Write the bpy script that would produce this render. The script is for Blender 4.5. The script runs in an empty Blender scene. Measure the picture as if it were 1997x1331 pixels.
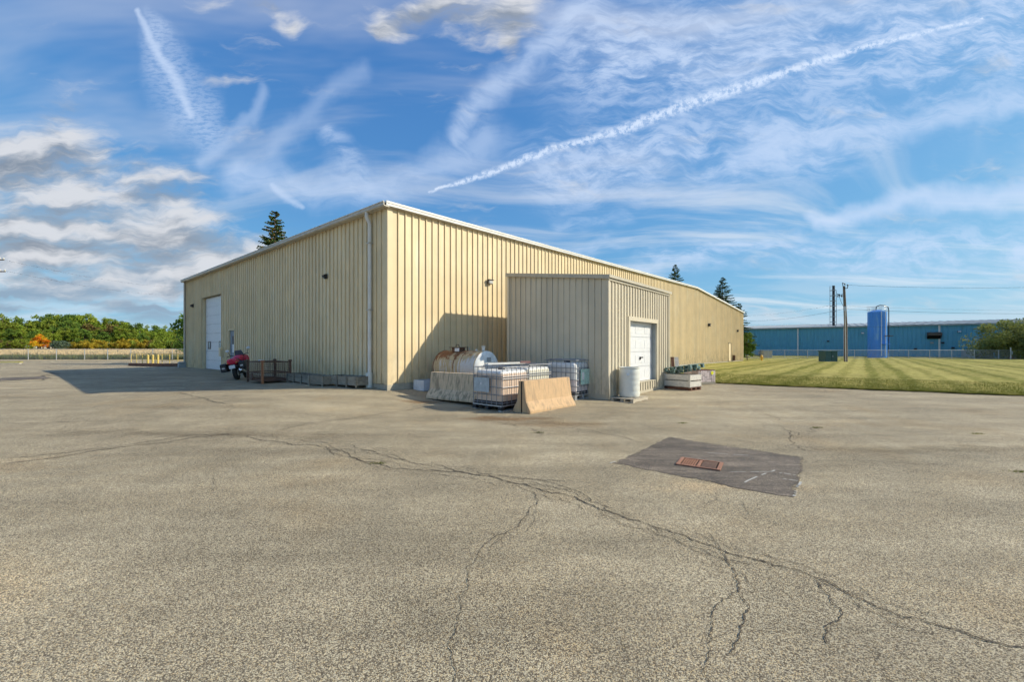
import bpy, math, random
import numpy as np
from mathutils import Vector, Matrix

R = math.radians
sc = bpy.context.scene
col = sc.collection

# ------------------------------------------------------------------ camera, light, exposure
F, CU, HZ, CH = 820.0, 998.5, 678.0, 1.67          # focal length, centre and horizon in photo pixels, eye height in metres
cam_d = bpy.data.cameras.new("camera")
cam = bpy.data.objects.new("camera", cam_d); col.objects.link(cam)
cam_d.sensor_width = 36.0
cam_d.lens = F / 1997 * 36.0
cam_d.shift_y = (HZ - 665.5) / 1997
cam_d.clip_start = 0.1; cam_d.clip_end = 9000
cam.location = (0, 0, CH); cam.rotation_euler = (R(90), 0, 0)
sc.camera = cam
sc.render.resolution_x = 1024; sc.render.resolution_y = 683
sc.view_settings.view_transform = 'Standard'
sc.view_settings.look = 'None'
sc.view_settings.exposure = 0.90
sc.view_settings.gamma = 1.0
sc.view_settings.use_curve_mapping = False
sc.cycles.max_bounces = 5; sc.cycles.diffuse_bounces = 2; sc.cycles.use_adaptive_sampling = True; sc.cycles.adaptive_threshold = 0.02; sc.cycles.adaptive_min_samples = 12; sc.cycles.glossy_bounces = 2; sc.cycles.transparent_max_bounces = 8

SUN_EL, SUN_AZ = 33.0, 90.0                          # azimuth clockwise from +Y (the view direction)
sd = bpy.data.lights.new("sun", 'SUN'); sun = bpy.data.objects.new("sun", sd); col.objects.link(sun)
sd.energy = 2.65; sd.angle = R(0.5); sd.color = (1.0, 0.92, 0.76)
tosun = Vector((math.sin(R(SUN_AZ)) * math.cos(R(SUN_EL)), math.cos(R(SUN_AZ)) * math.cos(R(SUN_EL)), math.sin(R(SUN_EL))))
sun.rotation_euler = tosun.to_track_quat('Z', 'Y').to_euler()
SKY_STRENGTH = 0.15

# ------------------------------------------------------------------ node helpers
class N:
    def __init__(s, tree): s.t = tree; s.l = tree.links; s.n = tree.nodes
    def put(s, inp, v):
        if v is None: return
        if isinstance(v, bpy.types.NodeSocket): s.l.new(v, inp)
        elif isinstance(v, (tuple, list)) and len(v) == 3 and inp.type == 'RGBA': inp.default_value = (*v, 1)
        else: inp.default_value = v
    def m(s, op, a, b=None, c=None, clamp=False):
        n = s.n.new('ShaderNodeMath'); n.operation = op; n.use_clamp = clamp
        for i, v in enumerate((a, b, c)): s.put(n.inputs[i], v)
        return n.outputs[0]
    def vm(s, op, a, b=None, out=0):
        n = s.n.new('ShaderNodeVectorMath'); n.operation = op
        s.put(n.inputs[0], a)
        if b is not None:
            if op == 'SCALE': s.put(n.inputs['Scale'], b)
            else: s.put(n.inputs[1], b)
        return n.outputs[out]
    def xyz(s, x, y, z=0.0):
        n = s.n.new('ShaderNodeCombineXYZ')
        for i, v in enumerate((x, y, z)): s.put(n.inputs[i], v)
        return n.outputs[0]
    def sep(s, v):
        n = s.n.new('ShaderNodeSeparateXYZ'); s.put(n.inputs[0], v); return n.outputs
    dim = '3D'
    def noise(s, v, scale, detail=4, rough=0.55, dist=0.0, lac=2.0, colour=False):
        n = s.n.new('ShaderNodeTexNoise'); n.noise_dimensions = s.dim; s.put(n.inputs['Vector'], v)
        n.inputs['Scale'].default_value = scale; n.inputs['Detail'].default_value = detail
        n.inputs['Roughness'].default_value = rough; n.inputs['Distortion'].default_value = dist
        n.inputs['Lacunarity'].default_value = lac
        return n.outputs['Color' if colour else 'Fac']
    def voro(s, v, scale, feature='F1', out='Distance', rnd=1.0):
        n = s.n.new('ShaderNodeTexVoronoi'); n.feature = feature; s.put(n.inputs['Vector'], v)
        n.inputs['Scale'].default_value = scale; n.inputs['Randomness'].default_value = rnd
        return n.outputs[out]
    def ss(s, x, a, b, lo=0.0, hi=1.0):
        n = s.n.new('ShaderNodeMapRange'); n.interpolation_type = 'SMOOTHSTEP'
        for k, v in (('Value', x), ('From Min', a), ('From Max', b), ('To Min', lo), ('To Max', hi)): s.put(n.inputs[k], v)
        return n.outputs[0]
    def mix(s, f, a, b, mode='MIX'):
        n = s.n.new('ShaderNodeMix'); n.data_type = 'RGBA'; n.blend_type = mode
        s.put(n.inputs[0], f); s.put(n.inputs[6], a); s.put(n.inputs[7], b)
        return n.outputs[2]
    def map(s, v, scale=(1, 1, 1), rot=(0, 0, 0), loc=(0, 0, 0)):
        n = s.n.new('ShaderNodeMapping'); s.put(n.inputs[0], v)
        n.inputs['Scale'].default_value = scale; n.inputs['Rotation'].default_value = rot; n.inputs['Location'].default_value = loc
        return n.outputs[0]
    def scol(s, c, f):
        return s.vm('SCALE', c, f)

# ------------------------------------------------------------------ sky
def make_world():
    w = bpy.data.worlds.new("World"); sc.world = w; w.use_nodes = True
    w.cycles.sampling_method = 'MANUAL'; w.cycles.sample_map_resolution = 256
    t = w.node_tree; t.nodes.clear(); n = N(t); n.dim = '2D'
    out = t.nodes.new('ShaderNodeOutputWorld'); bg = t.nodes.new('ShaderNodeBackground')
    t.links.new(bg.outputs[0], out.inputs[0]); bg.inputs[1].default_value = SKY_STRENGTH
    sky = t.nodes.new('ShaderNodeTexSky'); sky.sky_type = 'NISHITA'; sky.sun_disc = False
    sky.sun_elevation = R(SUN_EL); sky.sun_rotation = R(SUN_AZ)
    sky.altitude = 200; sky.air_density = 1.0; sky.dust_density = 0.6; sky.ozone_density = 2.5
    tc = t.nodes.new('ShaderNodeTexCoord'); d = tc.outputs['Generated']
    x, y, z = n.sep(n.vm('NORMALIZE', d))
    front = n.ss(y, 0.02, 0.25)
    ys = n.m('MAXIMUM', y, 0.05)
    a = n.m('DIVIDE', x, ys); b = n.m('DIVIDE', z, ys)                 # where the view ray meets a distant wall
    zp = n.m('ADD', n.m('MAXIMUM', z, 0.0), 0.10)
    plane = n.xyz(n.m('DIVIDE', x, zp), n.m('DIVIDE', y, zp), 0.0)     # where it meets the cloud deck
    ab = n.xyz(a, b, 0.0)
    warp = n.vm('SUBTRACT', n.noise(ab, 5.0, 2, 0.6, colour=True), (0.5, 0.5, 0.5))
    warpf = n.vm('SUBTRACT', n.noise(ab, 26.0, 2, 0.6, colour=True), (0.5, 0.5, 0.5))

    # a stroke of cirrus: soft segment between two directions; S carries (a, b, cover so far) along a chain
    g = bpy.data.node_groups.new('stroke', 'ShaderNodeTree')
    for nm, ty in (('S', 'NodeSocketVector'), ('A', 'NodeSocketVector'), ('B', 'NodeSocketVector'),
                   ('WA', 'NodeSocketFloat'), ('WB', 'NodeSocketFloat'), ('I', 'NodeSocketFloat')):
        g.interface.new_socket(nm, in_out='INPUT', socket_type=ty)
    g.interface.new_socket('S', in_out='OUTPUT', socket_type='NodeSocketVector')
    gi = g.nodes.new('NodeGroupInput'); go = g.nodes.new('NodeGroupOutput'); q = N(g)
    P2 = q.vm('MULTIPLY', gi.outputs['S'], (1, 1, 0))
    dd = q.vm('SUBTRACT', gi.outputs['B'], gi.outputs['A'])
    pa = q.vm('SUBTRACT', P2, gi.outputs['A'])
    tt = q.m('DIVIDE', q.vm('DOT_PRODUCT', pa, dd, out=1), q.vm('DOT_PRODUCT', dd, dd, out=1), clamp=True)
    dist = q.vm('LENGTH', q.vm('SUBTRACT', pa, q.vm('SCALE', dd, tt)), out=1)
    wd = q.m('ADD', gi.outputs['WA'], q.m('MULTIPLY', tt, q.m('SUBTRACT', gi.outputs['WB'], gi.outputs['WA'])))
    v = q.m('MULTIPLY', q.ss(q.m('DIVIDE', dist, wd), 1.0, 0.0), gi.outputs['I'])
    sx_, sy_, sz_ = q.sep(gi.outputs['S'])
    g.links.new(q.xyz(sx_, sy_, q.m('MAXIMUM', sz_, v)), go.inputs[0])
    def PX(u, v_): return ((u - CU) / F, (HZ - v_) / F, 0.0)
    def strokes(P, lists):
        S = n.vm('MULTIPLY', P, (1, 1, 0))
        for pts, I in lists:
            for (u0, v0, w0), (u1, v1, w1) in zip(pts, pts[1:]):
                nd = t.nodes.new('ShaderNodeGroup'); nd.node_tree = g
                t.links.new(S, nd.inputs['S'])
                nd.inputs['A'].default_value = PX(u0, v0); nd.inputs['B'].default_value = PX(u1, v1)
                nd.inputs['WA'].default_value = w0 / F; nd.inputs['WB'].default_value = w1 / F; nd.inputs['I'].default_value = I
                S = nd.outputs[0]
        return n.sep(S)[2]
    Pw = n.vm('ADD', ab, n.vm('SCALE', warp, 0.09))
    Pw = n.vm('ADD', Pw, n.vm('SCALE', warpf, 0.02))
    Ps = n.vm('ADD', ab, n.vm('SCALE', warpf, 0.012))
    wisp = n.noise(n.map(n.vm('ADD', ab, n.vm('SCALE', warp, 0.12)), (1.0, 3.6, 1), (0, 0, R(-28))), 7.0, 5, 0.62)
    wisp2 = n.noise(n.map(n.vm('ADD', ab, n.vm('SCALE', warp, 0.06)), (1.0, 2.6, 1), (0, 0, R(-52))), 16.0, 4, 0.65)
    ripple = n.ss(n.noise(n.map(ab, (1.0, 3.0, 1), (0, 0, R(-12))), 55.0, 3, 0.6), 0.30, 0.62, 0.45, 1.0)
    tex = n.m('MULTIPLY', n.ss(wisp, 0.32, 0.62, 0.18, 1.0), n.ss(wisp2, 0.30, 0.62, 0.42, 1.0))
    c_plain = strokes(Ps, [([(268, 20, 8), (300, 90, 16), (345, 160, 18), (372, 225, 12)], .62), ([(530, 362, 8), (560, 388, 13), (592, 405, 6)], .5)])
    c_con = strokes(Ps, [([(836, 374, 4), (940, 342, 10), (1080, 290, 13), (1200, 258, 16), (1330, 207, 21), (1440, 172, 18), (1560, 130, 12), (1700, 88, 9), (1810, 60, 7), (1915, 36, 4)], .72)])
    c_con = n.m('MULTIPLY', c_con, n.ss(n.noise(ab, 70.0, 3, 0.65), 0.36, 0.62, 0.25, 1.0))
    c_soft = strokes(Pw, [([(515, 175, 26), (500, 230, 26), (440, 285, 20), (400, 320, 30)], .34), ([(700, 150, 36), (600, 225, 34), (520, 310, 40), (470, 345, 60)], .26),
                          ([(1600, 425, 26), (1750, 405, 40), (1900, 385, 42), (2150, 340, 60)], .70)])
    c_rip = strokes(Pw, [([(300, 60, 40), (360, 200, 80), (415, 265, 45)], .62), ([(1460, 290, 34), (1540, 275, 60)], .6)])
    c_str = strokes(Pw, [([(1160, -10, 50), (1050, 90, 30), (970, 160, 44), (885, 270, 34)], .72), ([(960, 260, 70), (840, 330, 50), (700, 375, 60), (480, 350, 50)], .6),
                         ([(1440, 300, 50), (1640, 262, 45), (1850, 220, 38), (2100, 180, 50)], .72)])
    c_tex = strokes(Pw, [([(630, 250, 26), (665, 310, 40), (700, 350, 50)], .6), ([(1180, 110, 200), (1500, 120, 230), (1850, 60, 260), (2150, 30, 260)], 1.0),
                         ([(1080, 330, 130), (1300, 290, 150), (1560, 270, 140), (1700, 240, 110)], .9),
                         ([(1250, 520, 40), (1500, 490, 60), (1750, 500, 80), (2150, 470, 110)], .85), ([(1080, 440, 30), (1230, 425, 30)], .4), ([(1110, 490, 26), (1200, 480, 30)], .5)])
    def over(a_, b_): return n.m('SUBTRACT', n.m('ADD', a_, b_), n.m('MULTIPLY', a_, b_), clamp=True)
    cir = over(n.m('MULTIPLY', c_tex, tex), n.m('MULTIPLY', c_str, n.ss(wisp, 0.25, 0.6, 0.45, 1)))
    cir = over(n.m('MULTIPLY', over(cir, n.m('MULTIPLY', c_rip, ripple)), 0.80), over(c_soft, over(c_con, c_plain)))
    cir = n.m('MULTIPLY', cir, front)
    # thin general cirrus from the deck; thickened unseen behind the camera as added fill
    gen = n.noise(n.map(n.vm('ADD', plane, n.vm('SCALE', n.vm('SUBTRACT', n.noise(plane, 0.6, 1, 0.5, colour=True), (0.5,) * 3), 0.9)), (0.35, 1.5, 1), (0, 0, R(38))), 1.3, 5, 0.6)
    gen_fill = n.m('MULTIPLY', n.m('MULTIPLY', n.ss(gen, 0.44, 0.74), n.ss(y, 0.35, -0.25, n.ss(x, -0.7, 0.6, 0.2, 0.42), 0.85)), n.ss(z, -0.01, 0.03))
    low = n.m('MULTIPLY', n.ss(n.noise(n.map(ab, (1.0, 7.0, 1)), 3.2, 4, 0.55), 0.42, 0.68), n.m('MULTIPLY', n.ss(b, 0.24, 0.06), 0.5))
    low = n.m('MULTIPLY', low, front)
    # cumulus: density evaluated twice, the second a step towards the sun, for shading
    wv = n.vm('SCALE', n.vm('SUBTRACT', n.noise(ab, 6.0, 3, 0.6, colour=True), (0.5, 0.5, 0.5)), 0.07)
    def region(P):
        r = strokes(P, [([(-120, 350, 190), (150, 330, 180), (340, 420, 170)], 1.0), ([(-120, 470, 180), (260, 470, 190), (500, 540, 130)], 1.0),
                        ([(745, 45, 60), (870, 10, 90), (990, 30, 110), (985, 80, 50)], .95), ([(515, -10, 50), (570, 45, 46)], .85)])
        return n.m('MULTIPLY', r, front)
    RM = n.m('SUBTRACT', n.m('MULTIPLY', region(Pw), 0.44), 0.10)
    def dens(off): return n.m('ADD', n.noise(n.map(n.vm('ADD', n.vm('ADD', ab, off), wv), (1.0, 3.9, 1.0)), 3.9, 6, 0.58), RM)
    D0 = dens((0, 0, 0)); D1 = dens((0.018, 0.040, 0))
    cum = n.ss(D0, 0.48, 0.92)
    lit = n.m('ADD', n.ss(n.m('SUBTRACT', D0, D1), -0.20, 0.22), n.m('MULTIPLY', n.ss(D0, 0.95, 0.60), 0.18), clamp=True)
    # colours (Nishita radiance, clouds as bright as a sunlit sky)
    raw = n.vm('MULTIPLY', sky.outputs[0], (0.31, 0.68, 1.42))
    base = n.vm('DIVIDE', raw, n.vm('ADD', n.vm('SCALE', raw, 0.25), (1.0, 1.0, 1.0)))     # bright haze near the horizon held back
    CL = 4.3
    col1 = n.mix(gen_fill, base, (CL * 0.88, CL * 0.86, CL * 0.84))  # near-white veil colour, set to lift and warm the shaded surfaces
    col1 = n.mix(n.m('MULTIPLY', cir, 0.90), col1, (CL * 0.54, CL * 0.65, CL * 0.84))
    strat = n.m('MULTIPLY', n.m('MULTIPLY', n.ss(n.noise(n.map(Pw, (1.0, 8.0, 1)), 2.6, 3, 0.55), 0.36, 0.60), n.ss(a, -0.45, -0.85)), n.m('MULTIPLY', n.ss(b, 0.38, 0.24), n.ss(b, 0.02, 0.10)))
    col1 = n.mix(n.m('MULTIPLY', n.m('MULTIPLY', strat, front), 0.85), col1, (CL * 0.24, CL * 0.32, CL * 0.42))
    col1 = n.mix(n.m('MULTIPLY', n.m('MULTIPLY', c_con, front), 0.55), col1, (CL * 0.78, CL * 0.86, CL * 0.98))
    col1 = n.mix(low, col1, (CL * 0.52, CL * 0.62, CL * 0.72))
    ccol = n.mix(lit, (CL * 0.20, CL * 0.24, CL * 0.30), (CL * 0.60, CL * 0.615, CL * 0.65))
    col1 = n.mix(n.m('MULTIPLY', cum, 0.94), col1, ccol)
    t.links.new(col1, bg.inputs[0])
make_world()

# ------------------------------------------------------------------ mesh helpers
class MB:
    def __init__(s): s.v = []; s.f = []
    def add(s, vs, fs):
        o = len(s.v); s.v += [tuple(p) for p in vs]; s.f += [tuple(i + o for i in q) for q in fs]; return s
    def box(s, x0, x1, y0, y1, z0, z1):
        return s.add([(x0, y0, z0), (x1, y0, z0), (x1, y1, z0), (x0, y1, z0), (x0, y0, z1), (x1, y0, z1), (x1, y1, z1), (x0, y1, z1)],
                     [(0, 3, 2, 1), (4, 5, 6, 7), (0, 1, 5, 4), (1, 2, 6, 5), (2, 3, 7, 6), (3, 0, 4, 7)])
    def beam(s, p0, p1, w, h, up=(0, 0, 1)):
        p0 = Vector(p0); p1 = Vector(p1); d = (p1 - p0).normalized(); up = Vector(up)
        sx = d.cross(up)
        if sx.length < 1e-4: sx = d.cross(Vector((1, 0, 0)))
        sx.normalize(); sz = sx.cross(d)
        a = sx * w / 2; b = sz * h / 2
        vs = [p0 - a - b, p0 + a - b, p0 + a + b, p0 - a + b, p1 - a - b, p1 + a - b, p1 + a + b, p1 - a + b]
        return s.add(vs, [(0, 1, 2, 3), (7, 6, 5, 4), (0, 4, 5, 1), (1, 5, 6, 2), (2, 6, 7, 3), (3, 7, 4, 0)])
    def tube(s, pts, r, n=8, caps=True):
        pts = [Vector(p) for p in pts]; rs = r if isinstance(r, (list, tuple)) else [r] * len(pts)
        rings = []; prev = None
        for i, p in enumerate(pts):
            d = (pts[min(i + 1, len(pts) - 1)] - pts[max(i - 1, 0)])
            d = d.normalized() if d.length > 1e-9 else Vector((0, 0, 1))
            if prev is None:
                a = d.orthogonal().normalized()
            else:
                a = (prev - d * prev.dot(d)); a = a.normalized() if a.length > 1e-6 else d.orthogonal().normalized()
            prev = a; b = d.cross(a)
            rings.append([p + (a * math.cos(2 * math.pi * k / n) + b * math.sin(2 * math.pi * k / n)) * rs[i] for k in range(n)])
        vs = [v for rg in rings for v in rg]; fs = []
        for i in range(len(pts) - 1):
            for k in range(n):
                k2 = (k + 1) % n; fs.append((i * n + k, i * n + k2, (i + 1) * n + k2, (i + 1) * n + k))
        if caps: fs.append(tuple(range(n - 1, -1, -1))); fs.append(tuple((len(pts) - 1) * n + k for k in range(n)))
        return s.add(vs, fs)
    def lathe(s, prof, n=24, c=(0, 0, 0), caps=True):
        vs = []; fs = []
        for r, z in prof:
            for k in range(n):
                a = 2 * math.pi * k / n; vs.append((c[0] + r * math.cos(a), c[1] + r * math.sin(a), c[2] + z))
        for i in range(len(prof) - 1):
            for k in range(n):
                k2 = (k + 1) % n; fs.append((i * n + k, i * n + k2, (i + 1) * n + k2, (i + 1) * n + k))
        if caps: fs.append(tuple(range(n - 1, -1, -1))); fs.append(tuple((len(prof) - 1) * n + k for k in range(n)))
        return s.add(vs, fs)
    def ball(s, c, r, n=10, m=6):
        rx, ry, rz = r if isinstance(r, tuple) else (r, r, r)
        vs = []; fs = []
        for i in range(m + 1):
            th = math.pi * i / m
            for k in range(n):
                a = 2 * math.pi * k / n
                vs.append((c[0] + rx * math.sin(th) * math.cos(a), c[1] + ry * math.sin(th) * math.sin(a), c[2] + rz * math.cos(th)))
        for i in range(m):
            for k in range(n):
                k2 = (k + 1) % n; fs.append((i * n + k, (i + 1) * n + k, (i + 1) * n + k2, i * n + k2))
        return s.add(vs, fs)
    def prism(s, poly, y0, y1):              # poly in (x,z), extruded in y
        n = len(poly)
        vs = [(x, y0, z) for x, z in poly] + [(x, y1, z) for x, z in poly]
        fs = [tuple(range(n)), tuple(range(2 * n - 1, n - 1, -1))]
        for k in range(n):
            k2 = (k + 1) % n; fs.append((k, k + n, k2 + n, k2))
        return s.add(vs, fs)
    def xf(s, M):
        s.v = [tuple(M @ Vector(p)) for p in s.v]; return s
    def build(s, name, mat, parent=None, smooth=False, bevel=0.0, **kw):
        me = bpy.data.meshes.new(name); me.from_pydata(s.v, [], s.f); me.update()
        o = bpy.data.objects.new(name, me); col.objects.link(o)
        if mat: me.materials.append(mat)
        if parent: o.parent = parent
        if smooth:
            for p in me.polygons: p.use_smooth = True
            me.set_sharp_from_angle(angle=R(38))
        if bevel:
            b = o.modifiers.new('bevel', 'BEVEL'); b.width = bevel; b.segments = 2; b.limit_method = 'ANGLE'
        for k, v in kw.items(): o[k] = v
        return o

def empty(name, loc, rz=0.0, label=None, cat=None, group=None, rot=None):
    o = bpy.data.objects.new(name, None); col.objects.link(o); o.location = loc
    o.rotation_euler = rot if rot else (0, 0, rz)
    o.empty_display_size = 0.2
    if label: o['label'] = label
    if cat: o['category'] = cat
    if group: o['group'] = group
    return o
def tag(o, label, cat, group=None, kind=None):
    o['label'] = label
    if cat: o['category'] = cat
    if group: o['group'] = group
    if kind: o['kind'] = kind
    return o
def copy_tree(o, parent=None):
    c = o.copy(); col.objects.link(c); c.parent = parent
    for ch in o.children: copy_tree(ch, c)
    return c
def npmesh(name, V, Fq, mat, parent=None, **kw):
    me = bpy.data.meshes.new(name)
    V = np.asarray(V, dtype=np.float32); Fq = np.asarray(Fq, dtype=np.int32); k = Fq.shape[1]
    me.vertices.add(len(V)); me.vertices.foreach_set('co', V.ravel())
    me.loops.add(Fq.size); me.loops.foreach_set('vertex_index', Fq.ravel())
    me.polygons.add(len(Fq)); me.polygons.foreach_set('loop_start', np.arange(0, Fq.size, k, dtype=np.int32))
    me.update(calc_edges=True); me.materials.append(mat)
    o = bpy.data.objects.new(name, me); col.objects.link(o)
    if parent: o.parent = parent
    for a, b in kw.items(): o[a] = b
    return o

# ------------------------------------------------------------------ materials
def material(name, base, rough=0.7, var=0.12, vscale=2.0, stretch=(1, 1, 1), alt=None, altlo=0.55, altamt=1.0,
             bump=0.0, bscale=40.0, metal=0.0, rnd=0.0, fine=0.0, fscale=60.0, trans=0.0, spec=None, world=False):
    m = bpy.data.materials.new(name); m.use_nodes = True; t = m.node_tree; n = N(t)
    bs = t.nodes['Principled BSDF']
    tc = t.nodes.new('ShaderNodeTexCoord'); P = tc.outputs['Object']
    if world:
        ge = t.nodes.new('ShaderNodeNewGeometry'); P = ge.outputs['Position']
    Pm = n.map(P, stretch)
    nz = n.noise(Pm, vscale, 6, 0.6)
    c = base
    if alt: c = n.mix(n.m('MULTIPLY', n.ss(nz, altlo, altlo + 0.16), altamt), base, alt)
    f = n.ss(n.noise(Pm, vscale * 2.3, 5, 0.6), 0.25, 0.75, 1 - var, 1 + var)
    if fine:
        f = n.m('MULTIPLY', f, n.ss(n.noise(P, fscale, 3, 0.6), 0.3, 0.7, 1 - fine, 1 + fine))
    if rnd:
        oi = t.nodes.new('ShaderNodeObjectInfo')
        f = n.m('MULTIPLY', f, n.ss(oi.outputs['Random'], 0, 1, 1 - rnd, 1 + rnd))
    rgb = t.nodes.new('ShaderNodeRGB'); rgb.outputs[0].default_value = (*base, 1)
    c = n.scol(c if alt else rgb.outputs[0], f)
    n.put(bs.inputs['Base Color'], c)
    bs.inputs['Roughness'].default_value = rough; bs.inputs['Metallic'].default_value = metal
    if spec is not None: bs.inputs['Specular IOR Level'].default_value = spec
    if bump:
        bp = t.nodes.new('ShaderNodeBump'); bp.inputs['Strength'].default_value = bump; bp.inputs['Distance'].default_value = 0.01
        n.put(bp.inputs['Height'], n.noise(Pm, bscale, 4, 0.6)); t.links.new(bp.outputs[0], bs.inputs['Normal'])
    if trans:
        tr = t.nodes.new('ShaderNodeBsdfTranslucent'); n.put(tr.inputs[0], c)
        mx = t.nodes.new('ShaderNodeMixShader'); mx.inputs[0].default_value = trans
        t.links.new(bs.outputs[0], mx.inputs[1]); t.links.new(tr.outputs[0], mx.inputs[2])
        t.links.new(mx.outputs[0], t.nodes['Material Output'].inputs[0])
    return m

def siding_material(name, base, chalk, dirt, chalk_amt=0.6):
    m = bpy.data.materials.new(name); m.use_nodes = True; t = m.node_tree; n = N(t)
    bs = t.nodes['Principled BSDF']; tc = t.nodes.new('ShaderNodeTexCoord'); P = tc.outputs['Object']
    st = n.noise(n.map(P, (7.0, 7.0, 0.35)), 1.0, 5, 0.6)                  # run-off streaks
    pt = n.noise(P, 0.5, 5, 0.6)
    k = n.m('MULTIPLY', n.m('MULTIPLY', n.ss(st, 0.45, 0.72), n.ss(pt, 0.40, 0.62)), chalk_amt)
    c = n.mix(k, base, chalk)
    x, y, z = n.sep(P)
    lowd = n.m('MULTIPLY', n.ss(z, 1.9, 0.3), n.ss(n.noise(n.map(P, (3, 3, 1.2)), 1.6, 5, 0.65), 0.42, 0.68))
    c = n.mix(n.m('MULTIPLY', lowd, 0.55), c, dirt)
    # scuffs
    sc_ = n.m('MULTIPLY', n.ss(n.noise(n.map(P, (5, 5, 3.0)), 1.3, 6, 0.7), 0.63, 0.70), n.ss(z, 2.2, 0.6))
    c = n.mix(n.m('MULTIPLY', sc_, 0.45), c, chalk)
    oi = t.nodes.new('ShaderNodeObjectInfo')
    f = n.ss(oi.outputs['Random'], 0, 1, 0.955, 1.045)
    f = n.m('MULTIPLY', f, n.ss(n.noise(P, 1.1, 4, 0.5), 0.3, 0.7, 0.95, 1.05))
    # screw heads in rows
    n.put(bs.inputs['Base Color'], n.scol(c, f))
    bs.inputs['Roughness'].default_value = 0.5; bs.inputs['Specular IOR Level'].default_value = 0.35
    bp = t.nodes.new('ShaderNodeBump'); bp.inputs['Strength'].default_value = 0.25; bp.inputs['Distance'].default_value = 0.02
    n.put(bp.inputs['Height'], n.noise(n.map(P, (1, 1, 0.4)), 3.0, 3, 0.5)); t.links.new(bp.outputs[0], bs.inputs['Normal'])
    return m

M = {}
M['cream'] = siding_material('cream_siding', (0.78, 0.62, 0.37), (0.80, 0.73, 0.56), (0.36, 0.29, 0.17))
M['sage'] = siding_material('sage_siding', (0.64, 0.56, 0.41), (0.62, 0.62, 0.53), (0.30, 0.28, 0.20), 0.25)
M['white_trim'] = material('white_trim', (0.74, 0.72, 0.66), 0.45, 0.08, 1.5)
M['gutter'] = material('gutter_paint', (0.52, 0.47, 0.38), 0.45, 0.12, 2.5)
M['sage_trim'] = material('sage_trim', (0.52, 0.46, 0.34), 0.5, 0.08, 2)
M['roof'] = material('roof_metal', (0.50, 0.48, 0.44), 0.45, 0.1, 1)
M['concrete'] = material('concrete_footing', (0.46, 0.41, 0.31), 0.9, 0.2, 2.5, bump=0.5, bscale=30, fine=0.1)
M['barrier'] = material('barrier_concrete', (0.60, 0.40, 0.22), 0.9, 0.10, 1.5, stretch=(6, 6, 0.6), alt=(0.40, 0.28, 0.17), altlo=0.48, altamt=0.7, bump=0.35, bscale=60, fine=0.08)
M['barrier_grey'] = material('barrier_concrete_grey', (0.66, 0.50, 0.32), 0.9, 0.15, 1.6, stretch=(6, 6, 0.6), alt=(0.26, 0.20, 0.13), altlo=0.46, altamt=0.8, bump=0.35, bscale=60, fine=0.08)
M['white_door'] = material('white_door_paint', (0.76, 0.76, 0.75), 0.4, 0.04, 2)
M['grey_door'] = material('grey_door_paint', (0.20, 0.24, 0.29), 0.5, 0.08, 3)
M['dark'] = material('dark_plastic', (0.025, 0.025, 0.028), 0.5, 0.2, 4)
M['black'] = material('black_void', (0.008, 0.008, 0.008), 0.9, 0.1, 4)
M['rubber'] = material('rubber', (0.022, 0.022, 0.022), 0.8, 0.2, 8)
M['bronze'] = material('bronze_fixture', (0.10, 0.07, 0.05), 0.5, 0.2, 4)
M['lens'] = material('lamp_lens', (0.55, 0.53, 0.48), 0.2, 0.1, 10)
M['glass'] = material('dark_glass', (0.10, 0.14, 0.17), 0.08, 0.2, 3)
M['cage'] = material('tote_cage_steel', (0.26, 0.27, 0.29), 0.45, 0.15, 12, metal=0.3)
M['galv'] = material('galvanised_steel', (0.50, 0.52, 0.54), 0.4, 0.15, 12, metal=0.6)
M['rust'] = material('rusty_steel', (0.15, 0.085, 0.055), 0.85, 0.35, 9, alt=(0.11, 0.065, 0.045), bump=0.5, bscale=60)
M['grate'] = material('grate_rust', (0.34, 0.165, 0.10), .85, .3, 12, bump=.4)
M['rust_orange'] = material('orange_rust', (0.36, 0.16, 0.075), 0.85, 0.3, 9, alt=(0.5, 0.42, 0.34), altlo=0.58, bump=0.5, bscale=60)
M['oldwood'] = material('weathered_wood', (0.27, 0.245, 0.19), 0.9, 0.25, 1.5, stretch=(2.5, 2.5, 14), rnd=0.18, fine=0.12, bump=0.5, bscale=20, alt=(0.14, 0.12, 0.09), altlo=0.55)
M['palewood'] = material('pale_wood', (0.50, 0.43, 0.32), 0.9, 0.22, 2, stretch=(2.5, 2.5, 14), rnd=0.15, fine=0.1, alt=(0.33, 0.25, 0.16), altlo=0.6)
M['whitewood'] = material('white_painted_wood', (0.64, 0.60, 0.52), 0.8, 0.18, 2, stretch=(2, 2, 9), rnd=0.08, alt=(0.33, 0.27, 0.2), altlo=0.64)
M['brownwood'] = material('brown_wood', (0.16, 0.07, 0.04), 0.8, 0.25, 3)
M['greenplastic'] = material('green_plastic', (0.11, 0.19, 0.17), 0.55, 0.25, 3, rnd=0.1)
M['whiteplastic'] = material('white_plastic', (0.74, 0.74, 0.66), 0.35, 0.05, 3)
M['bluegrey'] = material('pale_blue_enamel', (0.62, 0.68, 0.74), 0.4, 0.1, 3)
M['red'] = material('red_paint', (0.68, 0.035, 0.08), 0.22, 0.1, 4)
M['chrome'] = material('chrome', (0.65, 0.65, 0.66), 0.15, 0.1, 4, metal=1.0)
M['plate'] = material('plate_white', (0.72, 0.74, 0.76), 0.4, 0.12, 30)
M['orange_lens'] = material('amber_lens', (0.75, 0.28, 0.08), 0.3, 0.05, 4)
M['yellow'] = material('yellow_paint', (0.66, 0.50, 0.14), 0.6, 0.2, 5)
M['hydrant'] = material('hydrant_yellow', (0.75, 0.42, 0.05), 0.5, 0.15, 5)
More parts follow.
